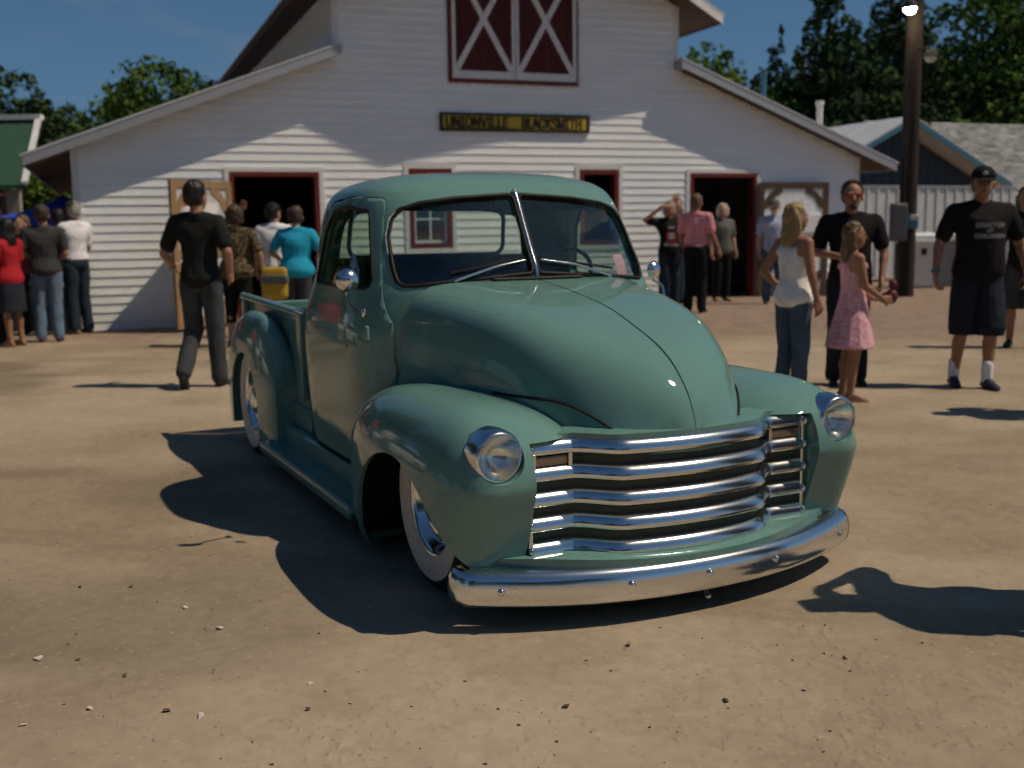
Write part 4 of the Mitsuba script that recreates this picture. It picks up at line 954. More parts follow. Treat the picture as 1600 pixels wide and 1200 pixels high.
# trees behind the photographer, which the paint and the chrome mirror
for i, (x, y, h, wd) in enumerate([(-19, 2, 12, 9), (-21, 9, 13, 10), (-17, -7, 12, 10), (-23, 17, 13, 10), (-20, 25, 13, 10), (-26, 12, 14, 11), (-9, -17, 11, 10), (1, -21, 10, 10), (11, -19, 10, 10)]):
    tree('tree', f'leafy green tree outside the frame, {ORD_[i]} of the row behind the photographer', x, y, h, wd, 'round', 'leaf_dark', 5000, .30, 400 + i, base=.06, group='trees outside the frame')

# ------------------------------------------------------------------ pebbles and grit on the dirt
def stone(r, seed):
    g = np.random.default_rng(seed); return as_tm(Manifold.hull_points(g.normal(size=(12, 3)) * np.array([1, .75, .42]) * r * .62))
PX_ = [(485, 1068, 1), (580, 623 + 328, 1), (342, 984, 1), (288, 950, 1), (140, 1108, 1), (60, 1030, 1), (1257, 1080, 1), (37, 1134, 1), (120, 912 + 120, 0), (195, 1057, 0), (260, 1112, 0), (313, 1120, 1), (1320, 1030, 0), (1133, 1095, 0), (885, 1106, 0), (484, 1110, 0), (205, 918, 0), (125, 918, 0), (300, 838, 1), (980, 1010, 0)]
ORD = 'first second third fourth fifth sixth seventh eighth ninth tenth'.split(); rank = {}
for pl_ in (0, 1):
    for r_, i in enumerate(sorted((i for i, q in enumerate(PX_) if q[2] == pl_), key=lambda i: PX_[i][0])): rank[i] = ORD[r_]
for i, (px, py, pale) in enumerate(PX_):
    p = proj_inv(px, py, z=0.0); M = np.eye(4); a = i * 1.3; M[:2, :2] = [[cos(a), -sin(a)], [sin(a), cos(a)]]; M[:3, 3] = [p[0], p[1], .004]
    solo('pebble', stone(.010 + .004 * ((i * 7) % 3) * .5, 50 + i), 'pebble_pale' if pale else 'pebble_dark',
         f'small {"pale stone" if pale else "dark clod"} on the open dirt, {rank[i]} of the {"pale stones" if pale else "dark clods"} from the left', 'stone', 'pale stones on the dirt' if pale else 'dark clods on the dirt', M=M)
g = np.random.default_rng(3); ms = [stone(1, 900 + k) for k in range(6)]; V, F, o = [], [], 0
for k in range(550):
    d = 2.2 + 10 * g.uniform() ** 1.6; a = g.uniform(-.60, .60); x, y = d * math.tan(a), d
    m = ms[k % 6]; s = g.uniform(.0025, .0065); t = g.uniform(0, 6.28)
    R_ = np.array([[cos(t), -sin(t), 0], [sin(t), cos(t), 0], [0, 0, 1]]); V.append(m.vertices @ R_.T * s + [x, y, gz(x, y) + .001]); F.append(m.faces + o); o += len(m.vertices)
solo('grit', tm(np.vstack(V), np.vstack(F)), 'pebble_dark', 'fine dark grit scattered over the dirt', 'gravel', kind='stuff')

# ------------------------------------------------------------------ people
def tint(m, c, v=.22, f=11.0, seed=0):
    m = as_tm(m); p = np.asarray(m.vertices)
    k = 1 - v + 2 * v * meshkit.fbm(p * f, 3, seed=seed); return m, np.clip(np.outer(k, c), 0, 1)
def hand(w, d, n, side, s=1.0, curl=.35):
    """palm, four unequal bent fingers and a thumb; w wrist, d towards the fingers, n out of the palm, side towards the thumb"""
    w, d, n = (np.array(q, float) for q in (w, d, n)); d /= np.linalg.norm(d); n = n - d * (n @ d); n /= np.linalg.norm(n); sd = np.cross(d, n) * side
    A = lambda f, k, o=0.0: tuple(w + s * (f * d + k * sd + o * n))
    out = [hull((A(-.03, 0), .023 * s), (A(.035, .026), .018 * s), (A(.035, -.026), .016 * s), (A(.085, .030), .0125 * s), (A(.082, -.030), .0115 * s), n=10)]
    for i, (k, ln, r) in enumerate(((.030, .072, .0088), (.010, .080, .0090), (-.011, .075, .0086), (-.030, .058, .0078))):
        c1, c2 = curl * (.8 + .1 * i), curl * 1.9
        p0 = np.array(A(.082, k)); p1 = p0 + s * ln * .52 * (d * cos(c1) + n * sin(c1)); p2 = p1 + s * ln * .50 * (d * cos(c1 + c2) + n * sin(c1 + c2))
        out += [hull((p0, r * 1.08 * s), (p1, r * s), n=8), hull((p1, r * s), (p2, r * .80 * s), n=8)]
    t0 = np.array(A(.022, .026, .006)); t1 = t0 + s * .040 * (d * .62 + sd * .70 + n * .25); t2 = t1 + s * .034 * (d * .85 + sd * .22 + n * .40)
    out += [hull((t0, .014 * s), (t1, .0105 * s), n=8), hull((t1, .0105 * s), (t2, .0085 * s), n=8)]
    return out
def person(label, x, y, face, H=1.75, fat=1.0, skin_='mid', arms=None, legs=None, top=('shirt', 'black'), bottom=('pants', 'jeans'), shoes='shoe_black', hair=('short', 'brown'), cap=None, turn=0.0, female=False, ground=None,
           top_mat=None, extras=None, tilt=0.0, tuck=False, seed=0, group=None, bend=0.0, eyes=False):
    """face: heading in degrees, 0 looks away from the camera (+y), 180 towards it, 90 to the picture's left. Local frame: y forward, x to the person's right."""
    s = H / 1.75; z0 = gz(x, y) if ground is None else ground; a = math.radians(face)
    M = np.eye(4); M[:3, :3] = np.array([[cos(a), -sin(a), 0], [sin(a), cos(a), 0], [0, 0, 1]]) * s; M[:3, 3] = [x, y, z0]
    t = thing('person', label, 'person', group)
    def q(name, mesh, b, col=None, v=.22, par=None, sm=True, f=11.0):
        mesh = as_tm(mesh)
        if col is None: return part(par or t, name, mesh, b, 50, M)
        mesh, c = tint(mesh, col, v, f, seed); return part(par or t, name, mesh, b, sm, M, color=c)
    F = fat; wS = .168 if female else .188
    A = {'R': [(.235, -.015, 1.155), (.250, .055, .905)], 'L': [(-.235, -.015, 1.155), (-.250, .055, .905)]}
    if arms: A.update({k: [np.array(p, float) for p in v[:2]] + list(v[2:]) for k, v in arms.items()})
    Lg = {'R': [(.098, .012, .50), (.105, -.03, .085)], 'L': [(-.098, .012, .50), (-.105, -.03, .085)]}
    if legs: Lg.update(legs)
    sh = {'R': (wS * (.5 + .5 * F), -.012, 1.425), 'L': (-wS * (.5 + .5 * F), -.012, 1.425)}
    fx = .5 + .5 * F; bw = lambda z: bend * max(0, z - .95) ** 1.3
    def B(p): return (p[0], p[1] + bw(p[2]), p[2])
    chest = ((0, .008, 1.29), (.145 * F, .108 * F, .14)); waist = ((0, .012 + .03 * (F - 1), 1.10), ((.112 if female else .130) * F, .098 * F, .10)); hips = ((0, -.005, .945), ((.168 if female else .158) * fx * F ** .3, .118 * F, .105))
    chest, waist, hips = [(B(c), r) for c, r in (chest, waist, hips)]; sh = {k: B(v) for k, v in sh.items()}
    A = {k: [np.array(B(p)) if not arms or k not in arms else np.array(p, float) for p in v[:2]] + list(v[2:]) for k, v in A.items()}
    hd = np.array(B((0, .012, 1.640))); nk = B((0, -.018, 1.46))
    # ---- the body, one continuous surface
    bl = [hull(chest, (sh['R'], .058), (sh['L'], .058)), hull(chest, waist), hull(waist, hips), hull((nk, .060), (tuple(hd - [0, .01, .06]), .054)), hull((sh['R'], .05), (nk, .058), (sh['L'], .05))]
    for k in 'RL':
        e, w = A[k][0], A[k][1]; sg = 1 if k == 'R' else -1
        bl += [hull((sh[k], .054), (e, .040)), hull((e, .040), (w, .026)), hull((e + (w - e) * .28, .042), (e + (w - e) * .05, .038))]
        kn, an = np.array(Lg[k][0]), np.array(Lg[k][1]); hp = np.array([sg * .088, 0, .90])
        bl += [hull((hp, .088 * fx), (kn, .056)), hull((kn, .056), (an, .036)), hull((kn + (an - kn) * .30 + [0, -.018, 0], .054), (kn + (an - kn) * .62, .042))]
    body = Manifold.batch_boolean(bl, OpType.Add)
    R_ = trimesh.transformations.rotation_matrix(math.radians(turn), [0, 0, 1])[:3, :3] @ trimesh.transformations.rotation_matrix(math.radians(tilt), [1, 0, 0])[:3, :3]
    Hd = lambda p: tuple(hd + R_ @ (np.array(p) * 1.07))
    def ell(p, r):
        e = Manifold.sphere(1.0, 28).scale([q_ * 1.07 for q_ in r]); T_ = np.zeros((3, 4)); T_[:, :3] = R_; T_[:, 3] = Hd(p); return e.transform(T_)
    head = Manifold.batch_hull([ell((0, -.012, .035), (.076, .094, .085)), ell((0, .030, -.030), (.060, .062, .060)), ell((0, .050, -.082), (.030, .030, .026))])
    head = Manifold.batch_boolean([head, Manifold.batch_hull([ell((0, .088, .012), (.010, .010, .010)), ell((0, .108, -.022), (.013, .011, .010))]), Manifold.batch_hull([ell((-.028, .078, .028), (.026, .012, .009)), ell((.028, .078, .028), (.026, .012, .009))]),
        ell((.076, .0, -.005), (.012, .022, .032)), ell((-.076, .0, -.005), (.012, .022, .032)), ell((0, .088, -.054), (.020, .010, .010))], OpType.Add)
    head_s = man(smoothed(head, .016, 3))
    body = man(smoothed(body, .028, 8)) + head_s
    hands = []
    for k in 'RL':
        e, w = A[k][0], A[k][1]; sg = 1 if k == 'R' else -1; d = np.array(A[k][2]) if len(A[k]) > 2 and A[k][2] is not None else (w - e); n = np.array(A[k][3]) if len(A[k]) > 3 else np.array([-sg, .15, 0.0]); cu = A[k][4] if len(A[k]) > 4 else .38
        hands += hand(w, d, n, -sg if n[0] * sg < 0 or len(A[k]) > 3 else sg, 1.0, cu)
    body = body + Manifold.batch_boolean(hands, OpType.Add)
    q('body', body, 'skin', SK[skin_], .10)
    if eyes:
        for sx in (-1, 1): q('eye', Manifold.sphere(.0105, 16).translate(list(Hd((sx * .031, .080, .006)))), 'eye')
        q('mouth', ell((0, .093, -.056), (.022, .008, .0055)), 'lips')
    # ---- clothes
    def wrinkle(m, amp, f=(9, 9, 6)):
        n = m.vertex_normals; p = np.asarray(m.vertices); m.vertices = p + n * (meshkit.fbm(p * f + seed * 3.1, 3, seed=seed)[:, None] - .45) * amp * 2; return m
    def up(c, r, k): return (c, tuple(np.array(r) + k) if not np.isscalar(r) else r + k)
    def garment(parts_, name, colr, z_lo=None, amp=.012, length=.026, b='cloth', it=6):
        m = Manifold.batch_boolean(parts_, OpType.Add)
        m = smoothed(m, length, it); wrinkle(m, amp)
        if z_lo is not None: m = as_tm(man(m).trim_by_plane([0, 0, 1], z_lo))
        if b == 'cloth': q(name, m, 'cloth', CL[colr], .30, sm=True, f=7.0)
        else: part(t, name, m, b, 50, M)
        return m
    kind, colr = top; e_ = .020 + .03 * max(0, F - 1.1)
    hem = 1.0 if tuck else .86
    if kind in ('shirt', 'polo', 'tank', 'dress'):
        ps = [hull(up(*chest, e_), (sh['R'], .070), (sh['L'], .070)) if kind not in ('tank', 'dress') else hull(((0, .008 + bw(1.25), 1.255), (.166 * F, .128 * F, .105)), ((0, .005 + bw(1.3), 1.33), (.150 * F, .118 * F, .06))),
              hull(up(*chest, e_), up(*waist, e_ + .004)), hull(up(*waist, e_ + .004), up(*hips, e_ + (.012 if female else -.002)), n=18)]
        if kind in ('tank', 'dress'):
            for sg in (-1, 1): ps.append(hull(((sg * .088, .088 + bw(1.36), 1.345), .032), ((sg * .098, .0 + bw(1.46), 1.466), .022))); ps.append(hull(((sg * .088, -.088 + bw(1.36), 1.34), .032), ((sg * .098, .0 + bw(1.46), 1.466), .022)))
            if female: ps += [hull(((sg * .065, .105, 1.285), (.060, .050, .055)), ((sg * .05, .05, 1.25), .07)) for sg in (-1, 1)]
        else:
            ps.append(hull((nk, .072), (sh['R'], .060), (sh['L'], .060), (tuple(np.array(chest[0]) + [0, .02, .06]), .09)))
            for k in 'RL':
                e = A[k][0]; S_ = np.array(sh[k]); ps.append(hull((S_, .070), (S_ + (e - S_) * .72, .066)))
        if kind == 'dress':
            wst = np.array(waist[0]); ring = [Manifold.sphere(.018, 8).translate([(.27 * cos(u)), .22 * sin(u) - .01, .56]) for u in np.arange(14) * 2 * PI / 14]
            ps.append(Manifold.batch_hull(ring + [sph((.135, .115, .04), 16).translate(list(wst - [0, 0, .02]))]))
            hem = .545
        m = garment(ps, {'tank': 'tank_top', 'dress': 'dress'}.get(kind, 'shirt'), colr, hem, .013 if kind not in ('dress', 'tank') else .008, .026 if kind not in ('dress', 'tank') else .018, b=top_mat or 'cloth')
        if kind == 'polo':
            q('collar', hull(((0, -.03 + bw(1.49), 1.492), (.072, .064, .016)), ((0, -.01 + bw(1.47), 1.468), (.088, .078, .012))), 'cloth', CL[colr], .2)
    bk, bc = bottom
    if bk in ('pants', 'shorts', 'capri'):
        ps = [hull(up(*waist, .004) if tuck else (tuple(np.array(hips[0]) + [0, 0, .05]), tuple(np.array(hips[1]) + .006)), up(*hips, .014))]
        for k in 'RL':
            sg = 1 if k == 'R' else -1; kn, an = np.array(Lg[k][0]), np.array(Lg[k][1]); hp = np.array([sg * .090, 0, .90]); wd = .018 if female else .024
            ps.append(hull((hp, .100 * fx), (kn, .066 + wd * (1.9 if bk == 'shorts' else .6))))
            if bk == 'shorts': ps.append(hull((hp, .100 * fx), (kn - [0, 0, .20], .082 + wd)))
            else:
                en = an + (kn - an) * (.52 if bk == 'capri' else .0); ps.append(hull((kn, .064 + wd * .6), (en, .052 + wd * .8)))
        lo = {'pants': .035, 'capri': .30, 'shorts': .435}[bk]
        garment(ps, {'pants': 'trousers', 'capri': 'trousers', 'shorts': 'shorts'}[bk], bc, lo if not legs or bk == 'shorts' else None, .012)
    elif bk == 'skirt':
        ring = [Manifold.sphere(.012, 8).translate([(.20 * cos(u)), .155 * sin(u), .50]) for u in np.arange(14) * 2 * PI / 14]
        garment([Manifold.batch_hull(ring + [sph(tuple(np.array(hips[1]) + .012), 16).translate(list(hips[0]))])], 'skirt', bc, .49, .010)
    if tuck and bk != 'skirt':
        q('belt', as_tm(sph(1, 32).scale([(waist[1][0] + hips[1][0]) / 2 + .026, (waist[1][1] + hips[1][1]) / 2 + .028, .30]).translate([0, waist[0][1] * .6, 1.0]).trim_by_plane([0, 0, 1], .985).trim_by_plane([0, 0, -1], -1.02)), 'cloth', CL['brown'], .2)
    for k in 'RL':
        an = np.array(Lg[k][1]); sg = 1 if k == 'R' else -1; lift = an[2] - .085; tp_ = .0 if lift < .05 else -1.0
        h_ = an + [0, -.035, -.050]; to = an + [sg * .022, .150, -.062] if lift < .05 else an + [sg * .01, .045, -.175]
        shoe = Manifold.batch_hull([sph((.036, .038, .034), 14).translate(list(h_)), sph((.040, .040, .026), 14).translate(list(h_ + (to - h_) * .68 + [0, 0, .004])), sph((.034, .034, .020), 14).translate(list(to)), sph((.034, .038, .02), 14).translate(list(an + [0, .0, -.005]))])
        sole = None
        if shoes == 'sandal':
            q('sandal', hull((h_ - [0, 0, .022], (.036, .04, .010)), (to - [0, 0, .012], (.042, .040, .010))), 'shoe_tan'); q('foot', hull((h_, (.030, .032, .030)), (h_ + (to - h_) * .7 + [0, 0, .006], (.036, .036, .020)), (to, (.034, .030, .013)), (an, .034)), 'skin', SK[skin_], .1)
        else: q('shoe', shoe, shoes)
        if shoes == 'shoe_navy': q('sock', hull((an + [0, 0, -.01], .044), (an + [0, .005, .11], .047)), 'cloth', CL['white'], .12)
    # ---- hair and headgear
    hk, hc = hair
    if hk != 'none':
        capm = Manifold.batch_hull([ell((0, -.016, .046), (.088, .104, .093)), ell((0, -.036, .0), (.082, .084, .078))])
        T_ = np.eye(4); T_[:3, :3] = R_; T_[:3, 3] = hd
        keep = Manifold.batch_hull([ell((0, -.16, -.02), (.20, .165, .12)), ell((0, -.10, .14), (.2, .145, .10))])
        hm = capm ^ keep
        extra = []
        if hk == 'long':
            for (xx, yy, zz, r1) in ((.062, -.045, -.16, .040), (-.062, -.045, -.16, .040), (0, -.085, -.19, .050), (.035, -.075, -.20, .045), (-.035, -.075, -.20, .045)):
                extra.append(Manifold.batch_hull([ell((xx * 1.0, -.045, .02), (.040, .050, .05)), ell((xx * 1.15, yy, zz * .6), (r1, r1 * .9, .05)), ell((xx * 1.1, yy - .01, zz), (r1 * .7, r1 * .6, .04))]))
        if hk == 'bob':
            for (xx, yy) in ((.066, -.02), (-.066, -.02), (0, -.07), (.045, -.055), (-.045, -.055)):
                extra.append(Manifold.batch_hull([ell((xx, yy, .03), (.038, .045, .05)), ell((xx * 1.12, yy, -.065), (.032, .036, .035))]))
        if hk == 'curly':
            g = np.random.default_rng(seed + 1)
            for _ in range(26):
                d = g.normal(size=3); d /= np.linalg.norm(d); d[1] = -abs(d[1]) * .9 + .15; extra.append(ell((d[0] * .085, d[1] * .095 - .01, d[2] * .085 + .03), (.032, .032, .032)))
        hm = Manifold.batch_boolean([hm] + extra, OpType.Add)
        hs_ = smoothed(hm, .013, 2); n = hs_.vertex_normals; p = np.asarray(hs_.vertices)
        hs_.vertices = p + n * (meshkit.fbm(p * [60, 60, 12], 3, seed=seed)[:, None] - .5) * (.030 if hk != 'short' else .020)
        hs_, c_ = tint(hs_, HR[hc], .55, 55.0, seed); part(t, 'hair', hs_, 'hair', True, M, color=c_)
    if hk == 'beard' or (extras and 'beard' in extras):
        q('beard', Manifold.batch_hull([ell((0, .062, -.085), (.040, .034, .040)), ell((.045, .04, -.045), (.018, .03, .03)), ell((-.045, .04, -.045), (.018, .03, .03)), ell((0, .07, -.125), (.026, .022, .026))]), 'hair', HR['white'], .3)
    if cap:
        crown = Manifold.batch_hull([ell((0, -.012, .060), (.088, .104, .080)), ell((0, -.010, .040), (.088, .104, .03))]) ^ ell((0, -.01, .20), (.2, .2, .172))
        bs = 1 if cap[1] == 'front' else -1
        brim = Manifold.batch_hull([ell((0, .075 * bs, .035), (.072, .03, .006)), ell((.03, .155 * bs, .022), (.03, .018, .005)), ell((-.03, .155 * bs, .022), (.03, .018, .005))])
        cp = q('cap', smoothed(crown, .02, 2), 'cloth', CL[cap[0]], .15); q('brim', brim, 'cloth', CL[cap[0]], .15, par=cp); q('button', ell((0, -.012, .140), (.010, .010, .006)), 'cloth', CL[cap[0]], .15, par=cp)
    return dict(key=t, M=M, Hd=Hd, ell=ell, q=q, A=A, R=R_, hd=hd)

def px_at(px, py, z=None): p = proj_inv(px, py, z=0.0 if z is None else z); return p[0], p[1]

# the walking man at the left, seen from behind
x, y = px_at(322, 604)
m_ = person('man in a black shirt and grey trousers walking away past the truck bed', x, y, -4, 1.80, .98, 'mid', arms={'L': [(-.30, -.02, 1.16), (-.285, .16, 1.03), (.15, 1, .1), (1, 0, .1), .6], 'R': [(.275, -.07, 1.17), (.245, .06, .96), (-.1, 1, -.2), (-1, 0, 0), .5]},
    legs={'L': [(-.098, .06, .50), (-.115, -.20, .155)], 'R': [(.105, .03, .50), (.115, .04, .085)]}, top=('polo', 'faded_black'), bottom=('pants', 'slate'), hair=('short', 'black'), turn=-22, seed=1)
part(m_['key'], 'watch', moved(lathe([(.030, -.012), (.036, -.010), (.036, .010), (.030, .012), (.028, 0)], 20), m_['M'] @ trimesh.transformations.translation_matrix([-.287, .13, 1.045]) @ trimesh.transformations.rotation_matrix(1.3, [1, 0, 0])), 'galvanized', 40)
# leopard-top woman with a raised hand
x, y = px_at(376, 541)
m_ = person('woman in a leopard print top and black trousers raising one hand, behind the walking man', x, y, -8, 1.66, 1.28, 'mid', arms={'R': [(.31, .0, 1.17), (.33, .04, .92), (0, .3, -1), (-1, 0, 0), .4], 'L': [(-.26, .18, 1.52), (.02, .16, 1.72), (.5, .1, .8), (0, -1, .2), .5]}, top=('shirt', 'brown'), top_mat='cloth_leopard', bottom=('capri', 'black'),
    shoes='shoe_black', hair=('bob', 'brown'), female=True, turn=8, seed=2)
c = m_['Hd']((.02, .17, .13))
solo('small_camera', moved(bx(-.05, .05, -.02, .02, -.03, .03, .006), m_['M'] @ trimesh.transformations.translation_matrix(c)), 'rubber', 'small black camera held up by the woman in the leopard print top', 'camera', smooth=30)
# people in front of the left doorway
x, y = px_at(436, 527); person('person in a white shirt and black cap standing in the left doorway', x, y, 10, 1.70, 1.0, 'mid', top=('shirt', 'white'), bottom=('pants', 'slate'), hair=('short', 'black'), cap=('black', 'front'), turn=-40, seed=3)
x, y = px_at(468, 535); person('woman in a bright blue top seen from behind at the left doorway', x, y, -3, 1.64, 1.30, 'mid', arms={'L': [(-.33, .03, 1.19), (-.25, .26, 1.06), (.3, 1, .1), (1, 0, 0), .4], 'R': [(.33, .03, 1.19), (.26, .26, 1.08), (-.3, 1, .1), (-1, 0, 0), .4]}, top=('shirt', 'blue'), bottom=('pants', 'slate'), hair=('curly', 'brown'), female=True, seed=4, bend=.10)
bg = proj_inv(429, 442, y=12.4)
k = thing('yellow_bag', 'yellow and grey carrier bag hanging beside the woman in the blue top', 'bag'); Mb = np.eye(4); Mb[:3, 3] = bg
part(k, 'sack', smoothed(hull(((-.09, 0, -.14), (.06, .05, .05)), ((.09, 0, -.14), (.06, .05, .05)), ((-.10, 0, .13), (.05, .035, .05)), ((.10, 0, .13), (.05, .035, .05))), .03, 4), 'bag_yellow', 50, Mb); part(k, 'band', bx(-.155, .155, -.062, .062, -.01, .09, .015), 'box_grey', 40, Mb)
for sx in (-.06, .06): part(k, 'handle', tube([(sx, 0, .15), (sx * .7, 0, .30), (sx * .2, 0, .38)], .008, 8), 'box_grey', 50, Mb)
# group at the far left
x, y = px_at(80, 534); person('man in charcoal T-shirt, pale ripped jeans and grey cap, seen from behind at the left', x, y, 15, 1.71, 1.16, 'mid', arms={'R': [(.26, -.03, 1.15), (.17, .16, 1.10), (-1, .3, 0), (0, -1, 0), .4], 'L': [(-.26, -.03, 1.15), (-.17, .16, 1.10), (1, .3, 0), (0, -1, 0), .4]}, top=('shirt', 'charcoal'), bottom=('pants', 'jeans_pale'), shoes='shoe_maroon', hair=('short', 'brown'), cap=('charcoal', 'front'), seed=5)
x, y = px_at(127, 521); person('man in white polo shirt, dark jeans and cap by the left barn corner', x, y, 62, 1.78, 1.05, 'tan', arms={'R': [(.23, .02, 1.15), (.16, .18, 1.0), (-.3, .6, -.6), (-1, 0, 0), .4], 'L': [(-.23, .06, 1.15), (-.22, .20, .95), (.2, .5, -.8), (1, 0, 0), .4]}, top=('polo', 'white'), bottom=('pants', 'jeans_dark'), shoes='shoe_tan', hair=('short', 'grey'), cap=('olive_grey', 'front'), tuck=True, seed=6, turn=10)
x, y = px_at(24, 541); person('woman in a red shirt and dark knee-length skirt with folded arms at the left edge', x, y, 70, 1.54, 1.05, 'tan', arms={'R': [(.22, .05, 1.14), (.02, .24, 1.12), (-1, .3, .1), (0, -1, 0), .4], 'L': [(-.22, .05, 1.14), (-.02, .25, 1.08), (1, .3, 0), (0, -1, 0), .4]}, top=('shirt', 'red'), bottom=('skirt', 'skirt_navy'), shoes='sandal', hair=('long', 'black'), female=True, seed=7)
x, y = px_at(104, 522); person('person in all dark clothes between the charcoal T-shirt and the white polo', x, y, 20, 1.68, 1.0, 'tan', top=('shirt', 'black'), bottom=('pants', 'navy'), hair=('short', 'black'), seed=8)
x, y = px_at(48, 524); person('person in a dark red top partly hidden behind the charcoal T-shirt', x, y, 150, 1.60, 1.0, 'light', top=('shirt', 'dark_red'), bottom=('pants', 'navy'), hair=('short', 'light_brown'), seed=9, eyes=True)
x, y = px_at(2, 540); person('person in a pale blue shirt cut off by the left edge of the picture', x, y, 120, 1.70, 1.0, 'mid', top=('shirt', 'pale_blue'), bottom=('pants', 'black'), hair=('short', 'brown'), seed=10)
# right of the cab
x, y = px_at(1045, 487, .05)
m_ = person('person in a black T-shirt with red and white print, shading the eyes', x, y, 185, 1.62, 1.04, 'mid', arms={'R': [(.42, .06, 1.46), (.16, .16, 1.68), (-1, .1, .25), (0, -.5, -1), .3], 'L': [(-.25, .02, 1.15), (-.24, .10, .92)]}, top=('shirt', 'black'), bottom=('pants', 'jeans_dark'), hair=('bob', 'grey'), seed=11, eyes=True)
def shirt_print(m_, poly, b, z, depth, name='print'):
    c = extr(poly, 0, .003); part(m_['key'], name, moved(c, m_['M'] @ mat([[-1, 0, 0], [0, 0, 1], [0, 1, 0]], [0, depth, z])), b)
D_ = .158
shirt_print(m_, rpoly([(-.06, -.12), (.05, -.13), (.10, -.02), (.06, .09), (.0, .06), (-.05, .11), (-.10, .02)], .02), 'print_shirt_red', 1.20, D_)
shirt_print(m_, rpoly([(-.05, -.05), (.05, -.05), (.05, .05), (-.05, .05)], .02), 'print_white', 1.20, D_ + .004)
shirt_print(m_, rpoly([(-.12, -.02), (.12, -.035), (.12, .01), (-.12, .02)], .008), 'print_white', 1.065, D_ - .006); shirt_print(m_, rpoly([(-.06, -.015), (.06, -.015), (.05, .025), (-.05, .025)], .01), 'print_white', 1.335, D_ - .012)
x, y = px_at(1056, 478, .07); person('long brown-haired woman standing just behind the person in the printed black T-shirt', x, y, 190, 1.66, .95, 'mid', arms={'R': [(.20, .12, 1.55), (.09, .12, 1.78), (-.6, 0, .5), (0, -1, -.3), .4]}, top=('tank', 'black'), bottom=('pants', 'jeans'), hair=('long', 'brown'), female=True, seed=12, eyes=True)
x, y = px_at(1086, 490, .06); person('man in a pink checked shirt and black trousers seen from behind near the right doorway', x, y, -28, 1.72, 1.06, 'tan', arms={'R': [(.25, .02, 1.17), (.34, .06, .95), (.3, .2, -1), (-1, 0, 0), .4], 'L': [(-.25, .03, 1.16), (-.22, .12, .93)]}, top=('shirt', 'red'), top_mat='cloth_pink_check', bottom=('pants', 'black'), hair=('short', 'light_brown'), tuck=True, seed=13)
x, y = px_at(1127, 470, .115); person('grey-haired woman in a grey-green blouse and black trousers by the right doorway', x, y, 200, 1.58, 1.14, 'light', top=('shirt', 'grey_green'), bottom=('pants', 'black'), shoes='shoe_tan', hair=('bob', 'white'), female=True, turn=-20, seed=14, eyes=True)
x, y = px_at(1207, 473, .125); person('white-bearded man in a pale blue T-shirt and cap in front of the dark wood door', x, y, 172, 1.62, 1.1, 'light', top=('shirt', 'pale_blue'), bottom=('pants', 'jeans'), hair=('short', 'grey'), cap=('grey_green', 'front'), extras=['beard'], seed=15, eyes=True)
x, y = px_at(1108, 455, .14)
x, y = px_at(1236, 626)
person('blonde woman in a white tank top and blue jeans standing beyond the front fender', x, y, -62, 1.52, 1.02, 'tan', arms={'R': [(.235, -.02, 1.17), (.255, .04, .92)], 'L': [(-.30, -.10, 1.17), (-.20, .06, .98), (.8, .6, -.2), (0, -.3, -1), .5]}, top=('tank', 'tank_white'), bottom=('pants', 'jeans'), hair=('long', 'blond'), female=True, turn=-8, seed=16)
x, y = px_at(1322, 601)
m_ = person('man in a black T-shirt wearing red mirrored sunglasses behind the girl', x, y, 172, 1.71, 1.10, 'tan', arms={'R': [(.30, .03, 1.17), (.10, .25, 1.13), (-1, .2, 0), (0, -1, 0), .5], 'L': [(-.28, .03, 1.16), (-.24, .16, .93), (.1, .5, -.8), (1, 0, 0), .5]}, top=('shirt', 'black'), bottom=('pants', 'navy'), hair=('short', 'black'), seed=17, eyes=True)
for sx in (-1, 1): m_['q']('sunglass_lens', m_['ell']((sx * .034, .092, .010), (.029, .010, .019)), 'lens_red')
m_['q']('sunglass_frame', hull((m_['Hd']((-.075, .03, .018)), .004), (m_['Hd']((-.06, .09, .022)), .005)) + hull((m_['Hd']((.075, .03, .018)), .004), (m_['Hd']((.06, .09, .022)), .005)) + hull((m_['Hd']((-.06, .094, .024)), .004), (m_['Hd']((.06, .094, .024)), .004)), 'rubber')
m_['q']('goatee', m_['ell']((0, .074, -.080), (.034, .026, .026)), 'hair', HR['brown'], .3)
x, y = px_at(1326, 626)
m_ = person('girl in a pink patterned sundress standing in front of the man with sunglasses', x, y, -86, 1.37, .94, 'tan', arms={'R': [(.19, .05, 1.16), (.15, .26, 1.02), (-.3, 1, .0), (-1, 0, 0), .5], 'L': [(-.20, .05, 1.15), (-.12, .26, 1.02), (.2, 1, .1), (0, -1, .1), .5]}, top=('dress', 'red'), top_mat='cloth_pink_print', bottom=('none', ''), shoes='sandal', hair=('long', 'light_brown'), female=False, seed=18)
hp = m_['M'] @ np.array([.05, .38, 1.02, 1])
solo('toy_figure', cat(hull(((hp[0], hp[1], hp[2] + .02), (.05, .05, .06))), hull(((hp[0] + .01, hp[1], hp[2] + .11), (.035, .035, .04)))), 'shoe_maroon', 'small dark red toy held out by the girl in the pink sundress', 'toy', smooth=40)
x, y = px_at(1520, 604)
